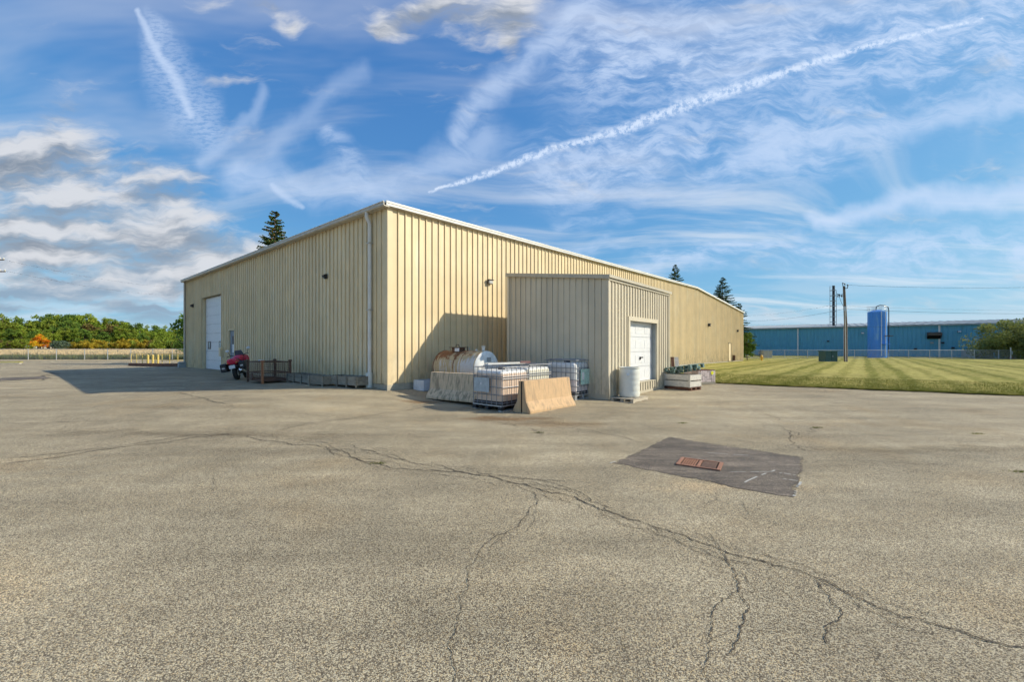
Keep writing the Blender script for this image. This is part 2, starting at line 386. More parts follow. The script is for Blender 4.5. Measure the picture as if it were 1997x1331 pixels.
M['blue_wall'] = material('blue_cladding', (0.11, 0.36, 0.49), 0.55, 0.10, 0.25, stretch=(6, 6, 0.4))
M['blue_roof'] = material('pale_metal_roof', (0.36, 0.38, 0.38), 0.5, 0.18, 0.4)
M['silo'] = material('silo_blue', (0.06, 0.27, 0.76), 0.35, 0.08, 0.5, stretch=(3, 3, .4), alt=(0.2, 0.42, 0.72), altlo=0.56)
M['pole'] = material('pole_wood', (0.17, 0.13, 0.10), 0.95, 0.35, 1.6, stretch=(8, 8, 1), alt=(0.34, 0.30, 0.25), altlo=0.56)
M['tgreen'] = material('transformer_green', (0.035, 0.10, 0.095), 0.5, 0.1, 2)
M['grey_box'] = material('grey_enamel', (0.33, 0.36, 0.36), 0.6, 0.12, 2)
M['wire'] = material('black_wire', (0.05, 0.05, 0.055), 0.7, 0.1, 2)
M['bark'] = material('bark', (0.14, 0.10, 0.075), 0.95, 0.3, 6, bump=0.5)
def leaf(name, c, alt, tr=0.3, sc_=0.5, lo=0.5):
    return material(name, c, 0.75, 0.35, sc_, alt=alt, altlo=lo, trans=tr, rnd=0.12, spec=0.2, world=True)
M['leaf_green'] = leaf('leaf_green', (0.22, 0.30, 0.034), (0.34, 0.36, 0.045))
M['leaf_dark'] = leaf('leaf_dark_green', (0.145, 0.235, 0.038), (0.23, 0.30, 0.045))
M['leaf_lime'] = leaf('leaf_lime', (0.24, 0.29, 0.035), (0.17, 0.22, 0.035))
M['leaf_orange'] = leaf('leaf_orange', (0.72, 0.24, 0.02), (0.72, 0.50, 0.03), sc_=0.5, lo=.42)
M['leaf_gold'] = leaf('leaf_gold', (0.46, 0.34, 0.035), (0.26, 0.28, 0.04), sc_=0.35)
M['leaf_brown'] = leaf('leaf_brown', (0.22, 0.16, 0.05), (0.12, 0.14, 0.035), sc_=0.35)
M['leaf_grey'] = leaf('leaf_grey_green', (0.16, 0.22, 0.14), (0.10, 0.16, 0.08))
M['needle'] = leaf('spruce_needles', (0.085, 0.135, 0.038), (0.20, 0.19, 0.040), tr=0.12, sc_=1.2, lo=0.58)
M['cone_brown'] = material('spruce_cones', (0.30, 0.14, 0.04), 0.8, 0.3, 6)
M['cedar'] = leaf('cedar_green', (0.12, 0.20, 0.035), (0.19, 0.24, 0.05), sc_=1.0)

def asphalt_material():
    m = bpy.data.materials.new('old_asphalt'); m.use_nodes = True; t = m.node_tree; n = N(t)
    bs = t.nodes['Principled BSDF']; ge = t.nodes.new('ShaderNodeNewGeometry'); P = ge.outputs['Position']
    vcol = n.voro(P, 168.0, out='Color'); vc = n.sep(vcol)[0]; vh = n.sep(vcol)[2]
    vc2 = n.sep(n.voro(P, 210.0, out='Color'))[1]
    vd = n.voro(P, 168.0)
    fine = n.noise(P, 55.0, 4, 0.7)
    agg = n.m('ADD', n.m('MULTIPLY', n.ss(vc, 0.1, 0.98), 0.62), n.m('MULTIPLY', vc2, 0.38))
    agg = n.m('SUBTRACT', agg, n.m('MULTIPLY', n.ss(vd, 0.45, 0.80), 0.35))
    agg = n.m('ADD', agg, n.m('MULTIPLY', n.m('SUBTRACT', fine, 0.5), 0.35))
    c = n.mix(n.ss(agg, 0.0, 0.85), (0.115, 0.090, 0.062), n.mix(n.ss(vh, 0.55, 0.9), n.mix(n.ss(vh, 0.0, 0.35), (0.78, 0.665, 0.43), (0.68, 0.585, 0.40)), (0.70, 0.53, 0.29)))
    big = n.noise(P, 0.22, 5, 0.55); mid = n.noise(P, 1.3, 6, 0.65); st = n.noise(n.map(P, (0.25, 1.6, 1), (0, 0, R(12))), 0.8, 6, 0.65)
    f = n.m('MULTIPLY', n.ss(big, 0.3, 0.7, 0.84, 1.12), n.ss(mid, 0.25, 0.75, 0.86, 1.12))
    f = n.m('MULTIPLY', f, n.ss(st, 0.28, 0.72, 0.80, 1.14))
    # darker worn areas
    dk = n.ss(n.noise(P, 0.45, 6, 0.6), 0.60, 0.72)
    f = n.m('MULTIPLY', f, n.ss(dk, 0, 1, 1.0, 0.84))
    c = n.scol(c, f)
    c = n.mix(n.m('MULTIPLY', n.ss(n.noise(P, 0.6, 4, 0.5), 0.52, 0.72), 0.35), c, n.vm('MULTIPLY', c, (1.10, 0.94, 0.74)))
    # brown run-off below the barriers
    def spot(cx, cy, rx, ry, rot, colr, amt, c):
        q = n.map(n.vm('SUBTRACT', n.vm('ADD', P, n.vm('SCALE', n.vm('SUBTRACT', n.noise(P, 2.0, 4, 0.6, colour=True), (.5,) * 3), 0.9)), (cx, cy, 0)), (1 / rx, 1 / ry, 0), (0, 0, rot))
        k = n.m('MULTIPLY', n.ss(n.vm('LENGTH', q, out=1), 1.0, 0.2), amt)
        return n.mix(k, c, n.vm('MULTIPLY', c, colr))
    c = spot(-0.1, 9.9, 1.6, 0.45, R(-20), (0.62, 0.42, 0.28), 0.8, c)
    c = spot(0.9, 9.2, 1.6, 0.5, R(20), (0.60, 0.50, 0.42), 0.7, c)
    c = spot(-2.6, 12.3, 1.0, 0.35, R(10), (0.62, 0.46, 0.34), 0.8, c)
    c = spot(-5.5, 7.9, 5.5, 0.35, R(6), (0.72, 0.70, 0.68), 0.75, c)
    c = spot(-16, 22, 6, 0.8, R(0), (0.75, 0.74, 0.72), 0.6, c)
    c = spot(2.2, 5.05, 1.1, .20, R(-18), (1.22, 1.16, 1.10), 0.8, c)
    c = spot(3.4, 5.0, .5, .12, R(-30), (1.2, 1.14, 1.08), 0.7, c)
    c = spot(-2.4, 5.2, .8, .3, R(15), (.82, .80, .78), 0.7, c)
    c = spot(5.0, 3.6, .9, .35, R(-25), (.85, .83, .80), 0.6, c)
    c = spot(7.5, 6.9, 4.5, 0.35, R(-8), (0.66, 0.64, 0.6), 0.7, c)
    n.put(bs.inputs['Base Color'], c); bs.inputs['Roughness'].default_value = 0.9; bs.inputs['Specular IOR Level'].default_value = 0.25
    bp = t.nodes.new('ShaderNodeBump'); bp.inputs['Strength'].default_value = 0.55; bp.inputs['Distance'].default_value = 0.006
    n.put(bp.inputs['Height'], n.m('SUBTRACT', n.noise(P, 120.0, 3, 0.6), n.m('MULTIPLY', vd, 0.8))); t.links.new(bp.outputs[0], bs.inputs['Normal'])
    return m
M['asphalt'] = asphalt_material()

def patch_material():
    m = bpy.data.materials.new('patch_asphalt'); m.use_nodes = True; t = m.node_tree; n = N(t)
    bs = t.nodes['Principled BSDF']; ge = t.nodes.new('ShaderNodeNewGeometry'); P = ge.outputs['Position']
    v = n.sep(n.voro(P, 120.0, out='Color'))[0]
    c = n.mix(n.ss(v, 0.55, 1.0), (0.100, 0.080, 0.060), (0.27, 0.21, 0.145))
    f = n.m('MULTIPLY', n.ss(n.noise(P, 1.6, 5, 0.6), 0.3, 0.7, 0.75, 1.35), n.ss(n.noise(n.map(P, (0.6, 5, 1), (0, 0, R(-20))), 1.5, 5, 0.6), 0.35, 0.7, 0.85, 1.35))
    c = n.scol(c, f)
    n.put(bs.inputs['Base Color'], c); bs.inputs['Roughness'].default_value = 0.85
    bp = t.nodes.new('ShaderNodeBump'); bp.inputs['Strength'].default_value = 0.4; bp.inputs['Distance'].default_value = 0.004
    n.put(bp.inputs['Height'], n.noise(P, 140.0, 3, 0.6)); t.links.new(bp.outputs[0], bs.inputs['Normal'])
    at_ = t.nodes.new('ShaderNodeAttribute'); at_.attribute_name = 'edge'          # ragged, worn-through rim
    e_ = n.m('ADD', at_.outputs['Fac'], n.m('MULTIPLY', n.m('SUBTRACT', n.noise(P, 26.0, 5, 0.75), 0.5), 0.34))
    e_ = n.m('ADD', e_, n.m('MULTIPLY', n.m('SUBTRACT', n.noise(P, 2.2, 2, 0.5), 0.5), 0.16))
    tr = t.nodes.new('ShaderNodeBsdfTransparent'); mx = t.nodes.new('ShaderNodeMixShader')
    n.put(mx.inputs[0], n.m('GREATER_THAN', e_, 0.985)); t.links.new(bs.outputs[0], mx.inputs[1]); t.links.new(tr.outputs[0], mx.inputs[2])
    t.links.new(mx.outputs[0], t.nodes['Material Output'].inputs[0])
    return m
M['patch'] = patch_material()
M['crack'] = material('crack_dark', (0.075, 0.060, 0.044), 1.0, 0.4, 8, world=True)
M['chalkline'] = material('chalky_scratch', (0.45, 0.43, 0.38), 0.9, 0.3, 12, world=True)

# ------------------------------------------------------------------ site geometry: building frame
rB = 0.8365; nB = math.hypot(rB, 1); DB = Vector((rB / nB, 1 / nB, 0)); DA = Vector((-DB.y, DB.x, 0))
YC = 13.8; C0 = Vector(((756.3 - CU) / F * YC, YC, 0)); ROT = math.atan2(DB.y, DB.x)
def loc2w(x, y, z=0.0): return C0 + DB * x + DA * y + Vector((0, 0, z))
def ray_line(u, y0, along):      # local coordinate where the ray through column u meets the wall; along='x' (wall y=y0) or 'y' (wall x=y0)
    r = (u - CU) / F
    if along == 'x': o = C0 + DA * y0; d = DB
    else: o = C0 + DB * y0; d = DA
    s = (r * o.y - o.x) / (d.x - r * d.y)
    return s, (o + d * s).y
def onx(u, v, y0=0.0):
    s, Y = ray_line(u, y0, 'x'); return s, CH + (HZ - v) * Y / F
def ony(u, v, x0=0.0):
    s, Y = ray_line(u, x0, 'y'); return s, CH + (HZ - v) * Y / F

LB = onx(1449, 700)[0]; LA = ony(362.5, 700)[0]
AX0 = 3.98; AY1 = -1.75                         # addition: left face and back
AY0 = None
# front plane of the addition: where the ray u=1186 meets the left face
AY0 = ray_line(1186, AX0, 'y')[0]; AX1 = ray_line(1304, AY0, 'x')[0]
AZP = CH + (HZ - 537) * ray_line(1186, AX0, 'y')[1] / F
AZQ = CH + (HZ - 534) * ray_line(990, AX0, 'y')[1] / F
AY1 = ray_line(990, AX0, 'y')[0]
print('LB %.2f LA %.2f addition y %.2f..%.2f x %.2f..%.2f z %.2f %.2f' % (LB, LA, AY0, AY1, AX0, AX1, AZP, AZQ))

cp = []
def cpt(x, y, z): cp.append((x, y, z))
def cpix(u, v, x=None, Y=None): cp.append(((u - CU) / F * Y, Y, CH - (v - HZ) * Y / F))
for a in [(0, 0, 0), (0, 3, 0), (-6, 3, 0), (6, 3, 0), (-15, 3, 0), (15, 3, 0), (2.6, 6, -.02), (0, 8, 0), (-5, 8, .04), (8, 10, 0),
          (-.27, 10.87, 0), (.45, 10.46, 0), (1.83, 12.07, .02), (-2.6, 12.9, .10), (1.9, 12.6, .05), (12, 17, 0), (20, 14, 0), (30, 30, 0), (8.7, 18.5, .02),
          (-35, 15, 0), (-50, 50, 0), (-30, 54, 0), (0, -10, 0), (-40, 0, 0), (40, 0, 0), (60, 62, -.1), (40, 68, -.1), (48, 51, -.05), (110, 60, -.1),
          (-100, 60, 0), (-60, 30, 0), (110, 0, 0), (-110, 0, 0), (0, -40, 0), (80, 110, -.2), (-80, 110, 0), (0, 110, 0), (-28, 38, .05)]: cpt(*a)
cpt(C0.x, C0.y, CH - 84 * YC / F)
p = loc2w(0, LA * .5); cpt(p.x, p.y, .29); p = loc2w(0, LA); cpt(p.x, p.y, CH - 39 * p.y / F)
p = loc2w(AX0, AY0); cpt(p.x, p.y, CH - 104 * p.y / F)
s_, Y_ = ray_line(1280, AY0, 'x'); cpt((1280 - CU) / F * Y_, Y_, CH - 82.7 * Y_ / F)
s_, Y_ = ray_line(1327, 0, 'x'); cpt((1327 - CU) / F * Y_, Y_, CH - 37 * Y_ / F)
s_, Y_ = ray_line(1448, 0, 'x'); cpt((1448 - CU) / F * Y_, Y_, CH - 26.8 * Y_ / F)
cpt(-12.9, 13.9, .2); cpt(-30.5, 29, .08); cpt(-11, 17.5, .27)
cp = np.array(cp)
def phi(d2): return np.sqrt(d2 + 9.0)
_A = phi(((cp[:, None, :2] - cp[None, :, :2]) ** 2).sum(-1)); _n = len(cp)
_S = np.zeros((_n + 1, _n + 1)); _S[:_n, :_n] = _A + np.eye(_n) * -0.02; _S[:_n, _n] = 1; _S[_n, :_n] = 1
_w = np.linalg.solve(_S, np.append(cp[:, 2], 0))
def gzs(X, Y):
    X = np.asarray(X, float); Y = np.asarray(Y, float); sh = X.shape
    P = np.stack([X.ravel(), Y.ravel()], -1); out = np.empty(len(P))
    for i in range(0, len(P), 20000):
        q = P[i:i + 20000]; out[i:i + 20000] = phi(((q[:, None] - cp[None, :, :2]) ** 2).sum(-1)) @ _w[:_n] + _w[_n]
    return np.clip(out, -0.35, 0.4).reshape(sh)
def gz(x, y): return float(gzs(np.array([x]), np.array([y]))[0])
def G(u, v):                      # ground point seen at photo pixel (u,v)
    Y = CH * F / max(v - HZ, .5)
    for _ in range(12):
        z = gz((u - CU) / F * Y, Y); Y = 0.5 * Y + 0.5 * (CH - z) * F / (v - HZ)
    return Vector(((u - CU) / F * Y, Y, gz((u - CU) / F * Y, Y)))
def at(u, Y): x = (u - CU) / F * Y; return Vector((x, Y, gz(x, Y)))
def onground(p): return Vector((p.x, p.y, gz(p.x, p.y)))

# ------------------------------------------------------------------ ground sheets
def sheet(name, xs, ys, mat, dz, fn=None, zf=gzs):
    X, Y = np.meshgrid(xs, ys, indexing='ij')
    if fn: X, Y = fn(X, Y)
    Z = zf(X, Y) + dz
    V = np.stack([X.ravel(), Y.ravel(), Z.ravel()], -1); nx, ny = len(xs), len(ys)
    I = np.arange(nx * ny).reshape(nx, ny)
    Fq = np.stack([I[:-1, :-1].ravel(), I[1:, :-1].ravel(), I[1:, 1:].ravel(), I[:-1, 1:].ravel()], -1)
    o = npmesh(name, V, Fq, mat); o.data.polygons.foreach_set('use_smooth', np.ones(len(Fq), bool)); return o
M['ground'] = material('far_grass', (0.12, 0.13, 0.05), 0.95, 0.3, 0.05, world=True)
g_ = sheet('ground', np.linspace(-4000, 4000, 41), np.linspace(-4000, 6000, 41), M['ground'], 0, zf=lambda X, Y: X * 0 - 0.75); g_['kind'] = 'structure'
lot = sheet('parking_lot', np.concatenate([np.linspace(-120, -22, 50), np.linspace(-21, 26, 110), np.linspace(27, 90, 40)]),
            np.concatenate([np.linspace(-30, 0, 16), np.linspace(.8, 30, 74), np.linspace(31, 54.3, 26)]), M['asphalt'], 0.0); lot['kind'] = 'structure'

def lawn_material():
    m = bpy.data.materials.new('mown_grass'); m.use_nodes = True; t = m.node_tree; n = N(t)
    bs = t.nodes['Principled BSDF']; ge = t.nodes.new('ShaderNodeNewGeometry'); P = ge.outputs['Position']
    q = n.map(P, (1, 1, 1), (0, 0, -ROT)); qx, qy, qz = n.sep(n.vm('ADD', q, n.vm('SCALE', n.vm('SUBTRACT', n.noise(P, 0.35, 3, 0.5, colour=True), (.5,) * 3), 0.9)))
    w = n.m('SINE', n.m('MULTIPLY', qy, 2 * math.pi / 1.35))
    w2 = n.m('SINE', n.m('MULTIPLY', qy, 2 * math.pi / 4.4))
    k = n.m('ADD', n.m('ADD', n.m('MULTIPLY', n.ss(w, -0.9, 0.2), 0.28), 0.20), n.m('MULTIPLY', n.ss(w2, -1, 1), 0.22))
    k = n.m('ADD', k, n.m('MULTIPLY', n.m('SUBTRACT', n.noise(n.map(q, (0.5, 2.5, 1)), 1.4, 6, 0.65), 0.5), 1.1))
    k = n.m('ADD', k, n.m('MULTIPLY', n.m('SUBTRACT', n.noise(P, 9.0, 5, 0.7), 0.5), 0.8))
    c = n.mix(n.ss(k, 0.0, 0.85), (0.16, 0.165, 0.024), (0.44, 0.38, 0.115))
    f = n.ss(n.noise(P, 0.15, 3, 0.5), 0.3, 0.7, 0.9, 1.1)
    n.put(bs.inputs['Base Color'], n.scol(c, f)); bs.inputs['Roughness'].default_value = 0.95; bs.inputs['Specular IOR Level'].default_value = 0.1
    bp = t.nodes.new('ShaderNodeBump'); bp.inputs['Strength'].default_value = 0.9; bp.inputs['Distance'].default_value = 0.05
    n.put(bp.inputs['Height'], n.noise(P, 22.0, 4, 0.7)); t.links.new(bp.outputs[0], bs.inputs['Normal'])
    return m
M['lawn'] = lawn_material()
e0 = Vector((4.4, 23.0, 0)); e1 = G(1400, 748.5); e2 = G(1997, 773.5); ed = (e2 - e1).normalized(); en = Vector((-ed.y, ed.x, 0))
e1g = Vector((e1.x, e1.y, 0)); EL = 75.0
def lawn_fn(X, Y):               # X along edge from e1, Y away
    w = 0.10 * np.sin(X * 2.1) + 0.07 * np.sin(X * 5.3 + 1) + 0.03 * np.sin(X * 13.0)
    return e1g.x + ed.x * X + en.x * (Y + w * (Y < 0.5)), e1g.y + ed.y * X + en.y * (Y + w * (Y < 0.5))
lawn = sheet('lawn', np.concatenate([np.linspace(-6.6, 20, 160), np.linspace(20.5, 90, 60)]), np.concatenate([[0, .12, .3, .8], np.linspace(1.5, 90, 80)]), M['lawn'], 0.035, lawn_fn)
lawn['kind'] = 'structure'

# field beyond the left fence
M['field'] = material('dry_field', (0.62, 0.47, 0.24), 0.95, 0.2, 0.2, stretch=(1, 4, 1), alt=(0.20, 0.19, 0.06), altlo=0.52, altamt=0.6, fine=0.2, fscale=3, world=True)
def fieldz(X, Y): return np.where(Y < 62, 0.0, (Y - 62) / 120 * 1.05) + 0.02
fl = sheet('field', np.linspace(-330, 15, 70), np.concatenate([[53.5, 56, 60], np.linspace(63, 400, 50)]), M['field'], 0.0, zf=fieldz); fl['kind'] = 'structure'

# ------------------------------------------------------------------ cracks
random.seed(4)
def fractal(pts, depth, amp):
    for _ in range(depth):
        o = [pts[0]]
        for a, b in zip(pts, pts[1:]):
            d = b - a; L = d.length; nrm = Vector((-d.y, d.x, 0)); nrm = nrm.normalized() if nrm.length else nrm
            o += [(a + b) / 2 + nrm * random.uniform(-amp, amp) * L, b]
        pts = o
    return pts
ck = MB()
def crack(px, w=0.010, depth=4, amp=0.16, dz=0.006):
    pts = fractal([Vector((*G(u, v)[:2], 0)) for u, v in px], depth, amp)
    vs = []; nn = len(pts)
    for i, p in enumerate(pts):
        d = pts[min(i + 1, nn - 1)] - pts[max(i - 1, 0)]; d = d.normalized() if d.length > 1e-6 else Vector((1, 0, 0))
        e = min(1, i / 6, (nn - 1 - i) / 6) * .8 + .2
        # a crack seen at a low angle closes up; keep its width true
        h = w * (.38 + .030 * p.y) * random.uniform(.35, 1.3) * e
        nrm = Vector((-d.y, d.x, 0)) * h; z = gz(p.x, p.y) + dz
        vs += [(p.x + nrm.x, p.y + nrm.y, z), (p.x - nrm.x, p.y - nrm.y, z)]
    ck.add(vs, [(2 * i, 2 * i + 1, 2 * i + 3, 2 * i + 2) for i in range(nn - 1)])
main = [(480, 848), (540, 862), (620, 870), (680, 885), (740, 905), (800, 917), (860, 920), (930, 928), (990, 940), (1050, 955), (1110, 968), (1160, 990), (1200, 1003), (1260, 1022), (1310, 1040), (1370, 1062), (1420, 1080), (1480, 1095), (1540, 1110), (1590, 1128), (1640, 1152), (1700, 1180), (1760, 1205), (1830, 1222), (1880, 1235), (1940, 1255), (2030, 1275)]
crack(main[:14], .014); crack(main[13:], .012)
crack([(0, 905), (120, 893), (250, 872), (370, 855), (480, 848)], .022); crack([(0, 893), (130, 884), (250, 868), (360, 850), (480, 846)], .018)
crack([(540, 856), (640, 866), (720, 880), (800, 903), (900, 922), (1000, 932), (1120, 938)], .010)
crack([(640, 868), (645, 882), (680, 892)], .008); crack([(700, 880), (760, 893), (800, 903)], .009)
crack([(930, 924), (1010, 945), (1070, 950), (1130, 962)], .008); crack([(1000, 934), (1060, 940), (1100, 950), (1150, 980), (1200, 998)], .008)
crack([(1040, 955), (1047, 985), (1022, 1012), (985, 1042), (942, 1068), (932, 1083), (945, 1097)], .007)
crack([(1047, 990), (1040, 1020), (1030, 1045)], .005)
crack([(985, 1042), (962, 1062), (955, 1088)], .005); crack([(930, 1086), (912, 1132), (901, 1180), (890, 1230), (885, 1290), (890, 1345)], .0055)
crack([(1420, 1080), (1430, 1110), (1440, 1150), (1460, 1190), (1452, 1215), (1440, 1250), (1418, 1278)], .009)
crack([(1440, 1145), (1400, 1180), (1387, 1230), (1380, 1290), (1384, 1345)], .0055)
crack([(1430, 1110), (1455, 1130), (1470, 1150)], .005); crack([(1380, 1040), (1400, 1065), (1430, 1092)], .006); crack([(1430, 1045), (1470, 1070), (1510, 1095)], .005)
crack([(1590, 1128), (1618, 1162), (1640, 1190), (1635, 1213), (1608, 1223), (1608, 1245), (1622, 1265)], .008)
crack([(1640, 1152), (1660, 1165), (1700, 1176)], .006)
crack([(1270, 1025), (1330, 1062), (1390, 1085), (1425, 1100)], .006); crack([(1330, 1043), (1370, 1070), (1420, 1095), (1460, 1100)], .005)
crack([(1160, 972), (1190, 1000), (1240, 1016)], .006)
crack([(1040, 840), (1062, 836), (1100, 835), (1150, 840), (1200, 850), (1262, 866)], .012); crack([(955, 822), (1010, 833), (1050, 842), (1045, 855)], .012)
crack([(1530, 833), (1548, 850), (1540, 868), (1590, 877), (1645, 888)], .012); crack([(1548, 852), (1590, 843), (1592, 833)], .010); crack([(1545, 866), (1580, 885)], .008)
crack([(1440, 800), (1520, 820), (1600, 828), (1640, 838)], .012); crack([(1240, 825), (1320, 842), (1400, 850), (1540, 872)], .010)
crack([(1640, 838), (1760, 842), (1990, 856)], .012)
crack([(345, 765), (400, 778), (462, 795)], .02); crack([(462, 795), (430, 808)], .015); crack([(500, 845), (600, 826), (700, 815), (800, 800), (822, 796)], .018)
crack([(0, 826), (110, 824), (230, 820)], .02); crack([(325, 793), (342, 802)], .012); crack([(65, 745), (80, 733), (92, 726)], .05)
crack([(395, 965), (425, 950), (415, 925)], .005); crack([(1392, 968), (1398, 976), (1380, 990)], .006); crack([(1425, 970), (1455, 998), (1475, 1015)], .006)
crack([(1210, 1240), (1222, 1275), (1221, 1300)], .004)
crack([(1560, 905), (1700, 900), (1850, 908), (2010, 925)], .007)
for off in (-1, 1):
    for i in range(2, len(main) - 4, 3):
        if random.random() < .35: continue
        crack([(u + random.uniform(-6, 6), v + off * (4 + (v - 800) * .035) + random.uniform(-2, 2)) for u, v in main[i:i + 4]], .006, 4, .2)
for sd_ in range(46):
    i = random.randrange(8, len(main) - 1); a = main[i]; L = random.uniform(14, 46); an = random.uniform(0.1, 1.0)
    L *= (a[1] - 780) / 170
    crack([a, (a[0] + L * .5 * math.cos(an), a[1] + L * .3 * math.sin(an) + random.uniform(-4, 4)), (a[0] + L * math.cos(an), a[1] + L * .6 * math.sin(an))], .004, 3)
ck.build('asphalt_crack', M['crack'], None, kind='stuff', label='dark branching cracks running across the worn asphalt lot')

# drain patch and its grate
def poly_sheet(name, px, mat, dz, div=10):
    pts = [G(u, v) for u, v in px]; cx = sum((p.x for p in pts)) / len(pts); cy = sum((p.y for p in pts)) / len(pts)
    vs = [(cx, cy, gz(cx, cy) + dz)]; ring = []; edge = []
    for a, b in zip(pts, pts[1:] + pts[:1]):
        for k in range(div):
            q = a.lerp(b, k / div); j = 0.0 if k == 0 else 1.0
            edge.append(Vector((q.x + random.uniform(-.025, .025) * j, q.y + random.uniform(-.025, .025) * j, 0)))
    fs = []; nE = len(edge); LV = 6
    for l in range(1, LV + 1):
        for e in edge:
            x = cx + (e.x - cx) * l / LV; y = cy + (e.y - cy) * l / LV; vs.append((x, y, gz(x, y) + dz))
    for k in range(nE): fs.append((0, 1 + k, 1 + (k + 1) % nE))
    for l in range(LV - 1):
        for k in range(nE):
            k2 = (k + 1) % nE; fs.append((1 + l * nE + k, 1 + (l + 1) * nE + k, 1 + (l + 1) * nE + k2, 1 + l * nE + k2))
    mb = MB(); mb.add(vs, fs); o = mb.build(name, mat); o['kind'] = 'structure'
    at_ = o.data.attributes.new('edge', 'FLOAT', 'POINT'); at_.data.foreach_set('value', [0.0] + [l / LV for l in range(1, LV + 1) for _ in range(nE)])
    return o
patch = poly_sheet('asphalt_patch', [(1303, 853), (1570, 893), (1549, 971), (1440, 955), (1372, 938), (1300, 925), (1195, 905), (1260, 876)], M['patch'], .005)
poly_sheet('asphalt_patch', [(-30, 739), (88, 735), (97, 739), (-30, 745)], M['patch'], .012, 14)
sk = MB()
def scratch(px, w=.02):
    a = G(*px[0]); b = G(*px[1]); pts = fractal([Vector((a.x, a.y, 0)), Vector((b.x, b.y, 0))], 3, .02)
    d = (pts[-1] - pts[0]).normalized(); nr = Vector((-d.y, d.x, 0)) * w / 2
    for i, (p, q) in enumerate(zip(pts, pts[1:])):
        if random.random() < .25: continue
        z = gz(p.x, p.y) + .010
        sk.add([(p.x + nr.x, p.y + nr.y, z), (p.x - nr.x, p.y - nr.y, z), (q.x - nr.x, q.y - nr.y, z), (q.x + nr.x, q.y + nr.y, z)], [(0, 1, 2, 3)])
scratch([(1452, 943), (1520, 916)], .022); scratch([(1425, 922), (1502, 922)], .014); scratch([(1380, 885), (1460, 890)], .016); scratch([(1520, 924), (1556, 929)], .02)
scratch([(1522, 935), (1556, 940)], .018); scratch([(1552, 955), (1562, 942)], .03); scratch([(1548, 970), (1552, 960)], .03); scratch([(1190, 905), (1200, 902)], .03)
sk.build('scratch_mark', M['chalkline'], None, kind='stuff', label='pale chalky scratches on the dark asphalt patch')
ga, gb, gc, gd = G(1306, 905), G(1329, 895), G(1411, 906), G(1395, 920.6)
gx = (gc - gb).normalized(); gw = (gc - gb).length; gh = ((ga - gb).length + (gd - gc).length) / 2
gzv = gz(ga.x, ga.y) + .006; gang = math.atan2(gx.y, gx.x)
gr = empty('storm_drain', (gb.x, gb.y, gzv), gang, 'rusty square-slotted storm drain grate in the dark asphalt patch', 'drain grate')
mb = MB()
for b_ in ((0, gw, -.03, 0), (0, gw, -gh, -gh + .03), (0, .045, -gh + .03, -.03), (gw - .045, gw, -gh + .03, -.03)): mb.box(*b_, 0, .018)
mb.build('frame', M['grate'], gr)
MB().box(.03, gw - .03, -gh + .03, -.03, 0, .002).build('pit', M['black'], gr)
MB().box(gw * .50 - .02, gw * .50 + .02, -gh + .05, -.05, .002, .017).build('cross_bar', M['grate'], gr)
for k in range(6):
    x = .075 + k * (gw * .5 - .12) / 5.2
    MB().box(x - .007, x + .007, -gh + .03, -.03, .002, .016).build('bar', M['grate'], gr)
for k in range(9):
    x = gw * .5 + .045 + k * (gw * .5 - .12) / 8.2
    MB().box(x - .011, x + .011, -gh + .05, -.05, .002, .015).build('bar', M['rust'], gr)
mb = MB()
for k in range(9): y = -.07 - k * (gh - .14) / 8; mb.box(gw * .5 + .03, gw - .07, y - .006, y + .006, .003, .013)
mb.build('cross_wires', M['rust'], gr)

# ------------------------------------------------------------------ siding
def clip_profile(prof, xa, xb):
    out = []
    for (x0, y0), (x1, y1) in zip(prof, prof[1:]):
        if x1 < xa or x0 > xb: continue
        def yy(x): return y0 if abs(x1 - x0) < 1e-9 else y0 + (y1 - y0) * (x - x0) / (x1 - x0)
        a, b = max(x0, xa), min(x1, xb)
        if not out or abs(out[-1][0] - a) > 1e-6 or abs(out[-1][1] - yy(a)) > 1e-6: out.append((a, yy(a)))
        out.append((b, yy(b)))
    return out
def siding(parent, length, pitch, botf, topf, place, mat, openings=(), rib=.040, flip=False, rw=.052, sm=.016):
    n = int(math.ceil(length / pitch - 1e-6))
    for i in range(n):
        a, b = i * pitch, min(length, (i + 1) * pitch)
        c = a + pitch - .055
        prof = [(a, 0), (c - rw / 2 - sm, 0), (c - rw / 2 - sm, -.018), (c - rw / 2, -.018), (c - rw * .38, rib), (c + rw * .30, rib), (c + rw / 2, 0), (a + pitch, 0)]
        cuts = [a, b]
        for (x0, x1, z0, z1) in openings:
            for x in (x0, x1):
                if a < x < b: cuts.append(x)
        cuts.sort()
        for xa, xb in zip(cuts, cuts[1:]):
            if xb - xa < .01: continue
            pr = clip_profile(prof, xa, xb); xm = (xa + xb) / 2
            segs = [(None, None)]
            for (x0, x1, z0, z1) in openings:
                if x0 < xm < x1:
                    segs = [(z1, None)] + ([(None, z0)] if z0 is not None else [])
            for lo, hi in segs:
                vs = []; m = len(pr)
                for x, y in pr: vs.append(place(x, y, botf(x) if lo is None else lo))
                for x, y in pr: vs.append(place(x, y, topf(x) if hi is None else hi))
                fs = [((k, k + 1, m + k + 1, m + k) if not flip else (k + 1, k, m + k, m + k + 1)) for k in range(m - 1)]
                mb = MB(); mb.add(vs, fs); mb.build('siding_panel', mat, parent)

